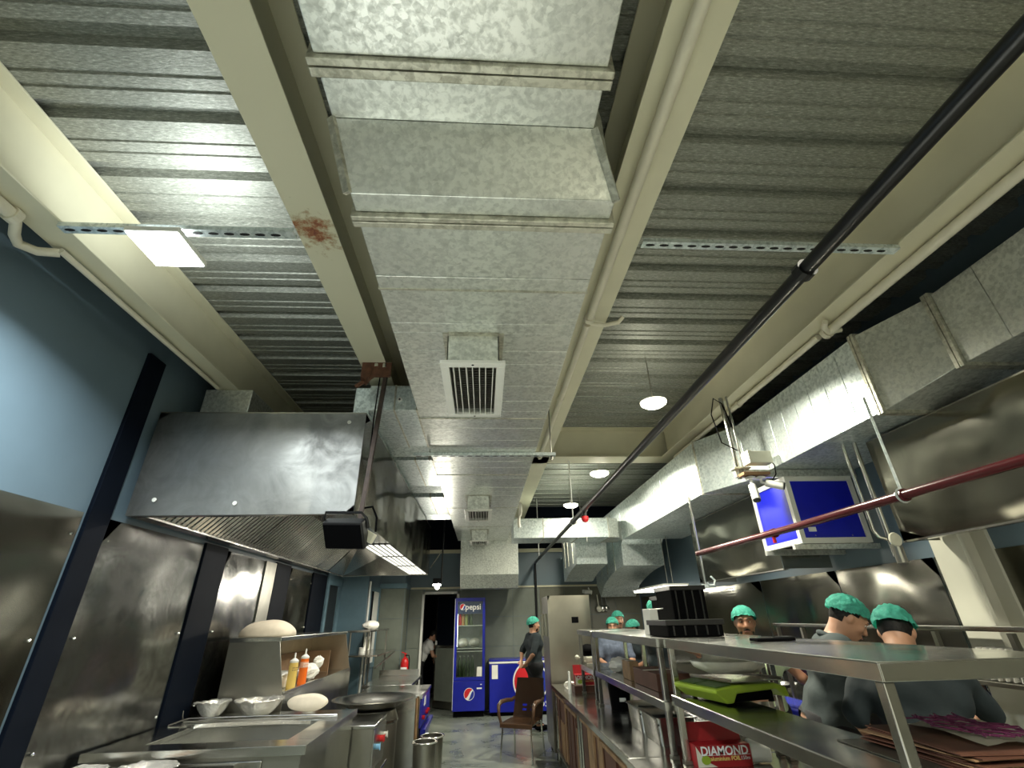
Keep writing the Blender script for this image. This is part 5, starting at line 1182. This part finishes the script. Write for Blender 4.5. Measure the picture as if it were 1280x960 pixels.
for k, (dx, lb) in enumerate(((.17, 'left wrapped pack on the middle fridge shelf'), (.42, 'right wrapped pack on the middle fridge shelf'))):
    meta(MB().ball((-.575+dx, 11.18, 1.262), (.12, .13, .08), 18, 10, lambda d: 1+.15*math.sin(8*d.x+5*d.z)*math.sin(6*d.y)).build('wrapped_pack', M['plastic_wrap'], loc=(-.575+dx, 11.18, 1.17), smooth=70), lb, 'pack', 'wrapped packs in the fridge')
t = chest('blue chest freezer with a big round emblem beside the tall fridge', .15, 1.44, 10.95, 11.54, .95, .0)
globe(t, (.98, 10.949, .56), .36, FACE_NY)
text('pepsi', 'lettering', M['print_white'], t, (1.15, 10.949, .20), .22, FACE_NY, .001)
MB().box(.20, .32, 10.944, 10.9495, .62, .86).build('notice', M['paper'], t)
# second blue cooler low behind the chair
t = thing('tall_steel_fridge', 'tall stainless fridge standing at the far end of the island', 'fridge', (1.28, 8, 0))
x0, x1, y0, y1, h = .97, 1.60, 7.60, 8.35, 1.99
mb = MB(); mb.grid(lambda u, v: (x0+(x1-x0)*u, y0+.014*math.sin(4*u+5*v)*math.sin(3*v+2*u)*min(1, 9*u*(1-u))*min(1, 9*v*(1-v)), .10+(h-.10)*v), 18, 24, thick=.012); mb.build('front_panel', M['steel_cream'], t, smooth=50)
MB().box(x0, x1, y0+.013, y1, .10, h).build('fridge_body', M['steel_dark'], t, bev=.004)
MB().box(x0+.345, x0+.445, y0-.012, y0-.002, 1.62, 1.70).build('display_window', M['black'], t, bev=.002)
for y in (7.75, 8.1): MB().box(x0-.03, x0, y, y+.03, 1.45, 1.75).build('hinge', M['cream_plastic'], t, bev=.003)
for x in (x0+.06, x1-.06):
    for y in (y0+.08, y1-.06): MB().cyl((x, y, 0), (x, y, .10), .022, n=10).build('foot', M['black'], t)
# moulded chair
def chair():
    t = thing('plastic_armchair', 'brown moulded plastic armchair on metal legs in the aisle', 'chair', (.56, 7.82, 0), rotz=math.radians(-27))
    m = M['brown_plastic']
    W2, D2 = .235, .22
    mb = MB(); mb.grid(lambda u, v: ((u-.5)*2*W2*(1-.04*v), -D2+2*D2*v, .435-.018*math.sin(PI*u)*math.sin(PI*min(1, v*1.2))+.012*(1-v)**3*-1.5), 12, 12, thick=.022); mb.build('seat', m, t, smooth=50)
    MB().box(-W2, W2, -D2-.012, -D2+.012, .375, .428).build('front_apron', m, t, bev=.008)
    # backrest with two short slots left open
    def bk(u, v): return ((u-.5)*2*(.225-.012*v), .205+.16*v-.035*(1-(2*u-1)**2)*-1*.6, .43+.47*v)
    mb = MB(); nu, nv = 14, 18
    V = [[mb.bm.verts.new(bk(i/nu, j/nv)) for j in range(nv+1)] for i in range(nu+1)]
    F = []
    for i in range(nu):
        for j in range(nv):
            if (4 <= i <= 5 or 8 <= i <= 9) and j in (3, 5): continue
            F.append(mb.bm.faces.new((V[i][j], V[i+1][j], V[i+1][j+1], V[i][j+1])))
    bmesh.ops.solidify(mb.bm, geom=F, thickness=.014); mb.build('backrest', m, t, smooth=50)
    for s in (-1, 1):
        MB().tube([(s*.225,-.20,.42),(s*.255,-.215,.52),(s*.262,-.20,.62),(s*.258,-.12,.655),(s*.25,.04,.655),(s*.235,.20,.64),(s*.222,.27,.66)], [.020,.022,.026,.028,.026,.024,.02], 10).build('armrest', m, t, smooth=60)
        MB().tube([(s*.205,-.19,.42),(s*.23,-.225,.0)], .012, 10).build('leg', M['chrome'], t)
        MB().tube([(s*.205,.20,.42),(s*.225,.255,.0)], .012, 10).build('leg', M['chrome'], t)
    MB().tube([(-.2,-.19,.40),(.2,-.19,.40),(.2,.2,.40),(-.2,.2,.40)], .01, 8, closed=True).build('seat_frame', M['chrome'], t)
chair()
# fittings high in the far right corner
t = thing('wall_camera', 'white camera on an arm high on the dark far wall', 'camera', (2.45, 11.5, 2.3))
MB().tube([(2.5, 11.58, 2.16), (2.45, 11.42, 2.2), (2.4, 11.36, 2.28)], .016, 8).build('arm', M['white'], t)
MB().obox((2.36, 11.33, 2.20), (.20, .12, .07), (.2, 0, .4)).build('body', M['white'], t, bev=.01)
t = thing('hanging_scoop', 'cluster of pale ladles hanging on the far wall', 'ladle', (2.6, 11.5, 2.0))
for k in range(3):
    MB().tube([(2.62+.09*k, 11.53, 2.14), (2.63+.09*k, 11.5, 1.9)], .014, 8).ball((2.63+.09*k, 11.48, 1.85), (.06,.04,.07), 12, 8).build('ladle', M[('cream_plastic','steel','steel')[k]], t)
t = thing('light_panel', 'bright white light panel under the far right hood', 'lamp', (3.1, 8.5, 2.12))
MB().box(3.0, 3.4, 8.2, 9.9, 2.10, 2.13).build('panel_face', M['tube'], t); MB().box(2.98, 3.42, 8.18, 9.92, 2.131, 2.16).build('housing', M['white'], t)
area('panel_light', t, (3.2, 9.05, 2.09), 1.5, 14, (1,.97,.85), sy=.3).rotation_euler = (0,0,PI/2)
for y, zt in ((8.3, 2.925), (8.55, 2.925)): MB().cyl((3.2, y, 2.16), (3.2, y, zt), .006, n=6).build('drop_rod', M['steel_dark'], t)
t = thing('wall_cabinet', 'steel cabinet between the hair-netted workers and the back wall', 'cabinet', (3.2, 9.9, 0))
MB().box(3.0, 3.62, 8.4, 11.0, .1, 1.0).build('cabinet_body', M['steel_dark'], t, bev=.004); MB().box(2.97, 3.62, 8.38, 11.02, 1.001, 1.03).build('cabinet_top', M['steel_top'], t, bev=.003)
for k in range(3): MB().box(2.985, 2.999, 8.45+.85*k, 9.25+.85*k, .15, .95).build('door', M['steel'], t, bev=.003)
# ================================================================ PEOPLE
# A body is one signed-distance surface (round cones and ellipsoids blended), meshed by surface nets.
def _cone(P, a, b, r1, r2):
    a, b = np.array(a, np.float32), np.array(b, np.float32); d = b-a; L2 = float(d@d)+1e-9
    q = P-a; h = np.clip((q@d)/L2, 0, 1)
    return np.linalg.norm(q-h[..., None]*d, axis=-1)-(r1+(r2-r1)*h)
def _ell(P, c, r, R=None):
    q = P-np.array(c, np.float32)
    if R is not None: q = q@np.array(R, np.float32)
    r = np.array(r, np.float32); k0 = np.linalg.norm(q/r, axis=-1); k1 = np.linalg.norm(q/(r*r), axis=-1)+1e-6
    return k0*(k0-1)/k1
def _field(prims, lo, hi, h, grow=0.0):
    n = [int(math.ceil((hi[i]-lo[i])/h))+1 for i in range(3)]
    D = np.full(n, 1.0, np.float32)
    ax = [lo[i]+h*np.arange(n[i], dtype=np.float32) for i in range(3)]
    for p in prims:
        kind, k = p[0], p[1]
        if kind == 'c': a, b, r1, r2 = p[2:]; m = max(r1, r2)+grow; bl = np.minimum(a, b)-m; bh = np.maximum(a, b)+m
        else: c, r, R = p[2:]; m = max(r)+grow; bl = np.array(c)-m; bh = np.array(c)+m
        pad = .06
        s = []
        for i in range(3):
            i0 = max(0, int((bl[i]-pad-lo[i])/h)); i1 = min(n[i], int((bh[i]+pad-lo[i])/h)+2); s.append(slice(i0, max(i0, i1)))
        if any(q.stop <= q.start for q in s): continue
        X, Y, Z = np.meshgrid(ax[0][s[0]], ax[1][s[1]], ax[2][s[2]], indexing='ij'); P = np.stack((X, Y, Z), -1)
        d = (_cone(P, *p[2:]) if kind == 'c' else _ell(P, *p[2:]))-grow
        A = D[s[0], s[1], s[2]]
        hh = np.clip(.5+.5*(A-d)/k, 0, 1)
        D[s[0], s[1], s[2]] = A*(1-hh)+d*hh-k*hh*(1-hh)
    return D, ax
def _nets(D, ax):
    neg = D < 0
    n = D.shape; S = np.zeros((n[0]-1, n[1]-1, n[2]-1), np.int8)
    for dx in (0,1):
        for dy in (0,1):
            for dz in (0,1): S += neg[dx:n[0]-1+dx, dy:n[1]-1+dy, dz:n[2]-1+dz]
    cell = (S > 0) & (S < 8); idx = np.argwhere(cell)
    ids = np.full(cell.shape, -1, np.int64); ids[cell] = np.arange(len(idx))
    acc = np.zeros((len(idx), 3)); cnt = np.zeros(len(idx))
    C = [(0,0,0),(1,0,0),(0,1,0),(1,1,0),(0,0,1),(1,0,1),(0,1,1),(1,1,1)]
    V = [D[idx[:,0]+c[0], idx[:,1]+c[1], idx[:,2]+c[2]] for c in C]
    for i in range(8):
        for j in range(i+1, 8):
            df = [C[j][k]-C[i][k] for k in range(3)]
            if sum(map(abs, df)) != 1: continue
            m = (V[i] < 0) != (V[j] < 0); t = np.where(m, V[i]/(V[i]-V[j]+1e-12), 0)
            for k in range(3): acc[:,k] += np.where(m, C[i][k]+t*df[k], 0)
            cnt += m
    pos = idx+acc/np.maximum(cnt, 1)[:, None]
    h = ax[0][1]-ax[0][0]
    pos = pos*h+np.array([a[0] for a in ax])
    Q = []
    for axis in range(3):
        a = [slice(None)]*3; b = [slice(None)]*3; a[axis] = slice(0, -1); b[axis] = slice(1, None)
        ch = neg[tuple(a)] != neg[tuple(b)]
        e = np.argwhere(ch); u, w = [(1,2),(2,0),(0,1)][axis]
        e = e[(e[:,u] > 0) & (e[:,w] > 0) & (e[:,u] < n[u]-1) & (e[:,w] < n[w]-1)]
        if not len(e): continue
        inside = neg[e[:,0], e[:,1], e[:,2]]
        def cid(du, dw):
            q = e.copy(); q[:,u] -= du; q[:,w] -= dw; return ids[q[:,0], q[:,1], q[:,2]]
        q = np.stack((cid(1,1), cid(0,1), cid(0,0), cid(1,0)), -1)
        q[~inside] = q[~inside][:, ::-1]; Q.append(q)
    Q = np.concatenate(Q); Q = Q[(Q >= 0).all(1)]
    return pos, Q
def _mesh(name, D, ax, mat, parent):
    pos, Q = _nets(D, ax)
    me = bpy.data.meshes.new(name)
    me.from_pydata(pos.tolist(), [], Q.tolist()); me.update()
    for p in me.polygons: p.use_smooth = True
    me.materials.append(mat)
    o = link(bpy.data.objects.new(name, me)); o.parent = parent; WL[o.name] = Vector((0,0,0)); LOCAL.add(o.name)
    return o
def person(label, loc, rotz, height=1.70, lean=0.0, head=(0.0, 0.0), arms=None, shirt='shirt_dark', sleeve=.75, skin='skin', beard=1, cap=True, vox=.011, legs_=None, hem=.78, group=None, crouch=0.0, fingers=1.0):
    """local frame: the person looks along +Y, +X is their right hand side"""
    t = thing('person', label, 'person', loc, rotz, group, local=True)
    s = height/1.72; A = lambda *v: np.array(v, np.float32)*s
    hip = A(0, 0, .93-crouch); cl, sl = math.cos(lean), math.sin(lean)
    upv = np.array((0, sl, cl), np.float32); fw = np.array((0, cl, -sl), np.float32); rx = np.array((1,0,0), np.float32)
    T = lambda x, y, z: hip+rx*x*s+fw*y*s+upv*z*s
    prim = []
    def c(a, b, r1, r2, k=.03): prim.append(('c', k*s, np.array(a, np.float32), np.array(b, np.float32), r1*s, r2*s))
    def e(p, r, R=None, k=.02): prim.append(('e', k*s, np.array(p, np.float32), tuple(q*s for q in r), R))
    torso = []
    c(T(-.07,0,.0), T(.07,0,.0), .125, .125, .05); c(T(-.055,0,.14), T(.055,0,.14), .112, .112, .05)
    c(T(-.085,.01,.32), T(.085,.01,.32), .122, .122, .05); c(T(-.14,0,.43), T(.14,0,.43), .072, .072, .05)
    torso = list(prim)
    hp, hy = head
    nb = T(0, -.005, .50)
    ty = np.array(Euler((0, 0, -hy)).to_matrix()); tp = np.array(Euler((-(lean*.55+hp), 0, 0)).to_matrix()); Hm = ty@tp     # head frame columns: right, forward, up
    hc = nb+np.array((Hm@np.array((0, .025, .145))), np.float32)*s
    H = lambda x, y, z: hc+np.array(Hm@np.array((x, y, z)), np.float32)*s
    c(T(0,-.01,.44), H(0,-.02,-.07), .062, .056, .03)
    e(hc, (.076, .094, .108), Hm, .02); e(H(0,.028,-.062), (.056,.060,.060), Hm, .03); e(H(0,.062,-.095), (.030,.026,.022), Hm, .03)
    c(H(0,.088,.005), H(0,.106,-.030), .010, .015, .012); e(H(0,.082,.028), (.052,.016,.012), Hm, .015)
    for q in (-1, 1): e(H(q*.077,-.002,-.008), (.010,.020,.030), Hm, .006); e(H(q*.042,.066,-.030), (.022,.018,.018), Hm, .02); e(H(q*.012,.100,-.033), (.009,.010,.008), Hm, .008)
    e(H(0,.094,-.062), (.024,.010,.006), Hm, .006); e(H(0,.091,-.073), (.021,.010,.006), Hm, .006)
    arms = arms or {}
    sleeves = []
    for q, nm in ((1, 'R'), (-1, 'L')):
        sh = T(q*.178, 0, .435)
        el, wr = arms.get(nm, (None, None))
        el = A(*el) if el is not None else sh+A(q*.05, -.02, -.29); wr = A(*wr) if wr is not None else el+A(q*.0, .08, -.24)
        c(sh, el, .050, .038, .04); c(el, wr, .038, .026, .02)
        sleeves.append(('c', .04*s, sh, sh+(el-sh)*sleeve, .050*s, .046*s))
        d = (wr-el)/np.linalg.norm(wr-el); side = np.cross(d, np.array((q*1.0, .2, .1), np.float32)); side /= np.linalg.norm(side); nrm = np.cross(d, side)*q
        pc = wr+d*.045*s; R = np.stack((side, d, nrm), 1)
        e(pc, (.038, .050, .016), R, .012)
        for i in range(4):
            off = (-.029+.0195*i); ln = (.062, .074, .070, .054)[i]*fingers
            f0 = wr+d*.075*s+side*off*s; f1 = f0+d*ln*.55*s+nrm*.006*s; f2 = f1+d*ln*.40*s+nrm*.022*s
            c(f0, f1, .0095, .0088, .006); c(f1, f2, .0088, .0075, .004)
        th0 = wr+d*.025*s-side*.030*s; th1 = th0+d*.035*s-side*.024*s+nrm*.012*s; th2 = th1+d*.028*s-side*.004*s+nrm*.010*s
        c(th0, th1, .0125, .0105, .012); c(th1, th2, .0105, .009, .004)
    legp = []
    for q in (-1, 1):
        kn = A(q*.10, .05+crouch*.5, .50-crouch*.45); an = A(q*.105, 0-crouch*.2, .09); hj = A(q*.085, 0, .90-crouch)
        n0 = len(prim); c(hj, kn, .088, .058, .04); c(kn, an, .056, .038, .03); legp += prim[n0:]
        c(an, A(q*.115, .13-crouch*.2, .035), .036, .03, .02)
    allp = np.concatenate([np.stack((p[2]-.2 if p[0] == 'e' else np.minimum(p[2], p[3])-.13, p[2]+.2 if p[0] == 'e' else np.maximum(p[2], p[3])+.13)) for p in prim])
    lo, hi = allp.min(0), allp.max(0); lo[2] = max(lo[2], -.0)-.02
    D, ax = _field(prim, lo, hi, vox)
    _mesh('body', D, ax, M[skin], t)
    # clothing: shells round the same bones
    g = .013*s
    D2, ax = _field(torso+sleeves, lo, hi, vox, g)
    X, Y, Z = np.meshgrid(*ax, indexing='ij'); P = np.stack((X, Y, Z), -1)
    rel = P-hip; tz = rel@upv
    D2 = D2+.006*np.sin(34*Z+9*X)*np.sin(23*X+15*Y)*(tz < .40*s)
    D2 = np.maximum(D2, (hem-.93)*s-tz); D2 = np.maximum(D2, -_ell(P, T(0,.045,.525), (.078*s,.085*s,.06*s)))
    _mesh('shirt', D2, ax, M[shirt], t)
    D3, ax = _field(torso[:1]+legp, lo, hi, vox, .016*s); D3 = np.maximum(D3, A(0,0,.10)[2]-Z); D3 = np.maximum(D3, tz-.06*s)
    _mesh('trousers', D3, ax, M['trousers'], t)
    for q in (-1, 1):
        MB().ball(A(q*.112, .065-crouch*.2, .042), (.050*s, .135*s, .044*s), 18, 10, lambda d: 1.0 if d.z > -.6 else .9).build('shoe', M['black'], t, smooth=60)
    R0 = [T(.068*math.cos(a), -.012+.064*math.sin(a), .482+.012*math.sin(a)*-1) for a in [2*PI*k/18 for k in range(18)]]
    MB().tube(R0, .017*s, 8, closed=True).build('collar', M[shirt], t, smooth=70)
    HM = Matrix([list(r) for r in Hm])
    def shell(name, mat, c0, r, keep, n=64, m=44, wob=0.0, wf=9):
        mb = MB(); V = {}
        cc = Vector(H(*c0))
        def pt(i, j):
            th = PI*j/m; a = 2*PI*i/n; d = Vector((math.sin(th)*math.cos(a), math.sin(th)*math.sin(a), math.cos(th)))
            w = 1+wob*math.sin(wf*a+3*math.sin(5*th))*math.sin(7*th+2*a)
            return d, cc+HM@Vector((d.x*r[0]*s*w, d.y*r[1]*s*w, d.z*r[2]*s*w))
        for j in range(m):
            for i in range(n):
                dm = pt(i+.5, j+.5)[0]
                if not keep(dm): continue
                q = []
                for (ii, jj) in ((i, j), (i+1, j), (i+1, j+1), (i, j+1)):
                    kk = (ii % n, jj) if 0 < jj < m else (0, jj)
                    if kk not in V: V[kk] = mb.bm.verts.new(pt(*kk)[1])
                    if V[kk] not in q: q.append(V[kk])
                if len(q) > 2: mb.bm.faces.new(q)
        bmesh.ops.solidify(mb.bm, geom=mb.bm.faces[:], thickness=.003*s)
        return mb.build(name, mat, t, smooth=70)
    shell('hair', M['hair'], (0, -.006, .010), (.081, .098, .108), lambda d: d.z > (.42 if d.y > .35 else (-.80 if d.y < -.25 else (-.2 if d.y < .05 else .1))))
    if cap: shell('hair_net', M['green_cap'], (0, -.012, .024), (.099, .121, .104), lambda d: d.z > (-.02+.38*d.y), n=64, m=44, wob=.045, wf=13)
    if beard:
        shell('beard', M['hair'], (0, .026, -.062), (.061, .066, .068), lambda d: d.y > -.35 and (d.z < -.10 if abs(d.x) < .42 else d.z < .35) )
        MB().tube([H(-.026,.094,-.057), H(-.010,.104,-.050), H(.010,.104,-.050), H(.026,.094,-.057)], [.004*s,.006*s,.006*s,.004*s], 6).build('moustache', M['hair'], t)
    MB().tube([H(-.019,.1005,-.067), H(0,.104,-.067), H(.019,.1005,-.067)], .0042*s, 6).build('mouth', M['lip'], t)
    for q in (-1, 1):
        ey = MB().ball(H(q*.030,.0765,.006), .0115*s, 12, 8).build('eye', M['eye_white'], t, smooth=60)
        MB().ball(H(q*.030,.0845,.006), .0062*s, 8, 6).build('iris', M['hair'], ey, smooth=60)
        MB().tube([H(q*.013,.098,.027), H(q*.030,.097,.032), H(q*.050,.082,.026)], [.003*s,.0042*s,.0025*s], 6).build('eyebrow', M['hair'], t)
    return t
D_ = math.radians
person('worker in pale green shirt and hair net, one hand on the blue freezer', (2.35, 4.56, 0), D_(168), 1.78, .05, (.02, .22), {'L': ((-.34, .06, 1.16), (-.52, -.06, 1.06)), 'R': ((.27, .05, 1.13), (.16, .22, 1.0))}, 'shirt_green', .45, 'skin', 1, vox=.010)
person('bent worker in a grey uniform and green hair net, seen in profile behind the island', (2.23, 3.54, 0), D_(-112), 1.90, .34, (.50, .0), {'L': ((-.22, .25, 1.08), (-.12, .42, 1.0)), 'R': ((.24, .22, 1.10), (.12, .50, 1.0))}, 'shirt_grey', .85, 'skin2', 0, vox=.009, hem=.74)
person('worker in dark teal uniform and hair net, seen from behind, nearest the viewer', (2.21, 2.70, 0), D_(-38), 1.81, .30, (.50, .15), {'L': ((-.28, .06, 1.13), (-.20, .22, .95)), 'R': ((.28, .32, 1.14), (.20, .60, 1.02))}, 'shirt_dark', .95, 'skin2', 0, vox=.009, hem=.72)
person('bearded worker in dark uniform standing by the blue chest freezer, hands behind back', (.93, 9.62, 0), D_(-72), 1.74, 0, (0, .1), {'L': ((-.26, -.12, 1.12), (-.12, -.19, 1.00)), 'R': ((.26, -.12, 1.12), (.12, -.19, .98))}, 'shirt_dark', .9, 'skin2', 1, vox=.012)
person('moustached worker facing the viewer at the far table, front one of the three', (2.03, 8.05, 0), D_(165), 1.71, .05, (.1, 0), {'L': ((-.25, .10, 1.12), (-.10, .28, 1.05)), 'R': ((.25, .10, 1.12), (.10, .28, 1.05))}, 'shirt_blue', .8, 'skin2', 1, vox=.012, group='hair-netted workers at the far table')
person('taller worker standing behind the moustached one at the far table', (2.30, 8.75, 0), D_(150), 1.80, .0, (.1, -.6), None, 'shirt_dark', .9, 'skin2', 1, vox=.012, group='hair-netted workers at the far table')
person('worker in profile on the right of the far table group', (2.54, 8.30, 0), D_(95), 1.68, .12, (.3, 0), {'L': ((-.22, .02, 1.10), (-.12, .20, 1.02)), 'R': ((.22, .02, 1.10), (.12, .20, 1.02))}, 'shirt_dark', .9, 'skin', 0, vox=.012, group='hair-netted workers at the far table')
person('worker half hidden behind the stacked black crates, green hair net showing', (2.08, 6.25, 0), D_(-100), 1.92, .06, (.2, 0), {'L': ((-.24, .20, 1.25), (-.10, .42, 1.15)), 'R': ((.24, .20, 1.25), (.10, .42, 1.15))}, 'shirt_dark', .9, 'skin', 0, vox=.012)
person('dark-haired person stooping in the doorway, one hand on the door edge', (-1.43, 12.22, 0), D_(-75), 1.62, .55, (.2, 0), {'L': ((-.10, .48, 1.16), (-.02, .42, 1.0)), 'R': ((.26, .30, 1.05), (.12, .50, 1.0))}, 'white_shirt', .45, 'skin2', 0, cap=False, vox=.012)
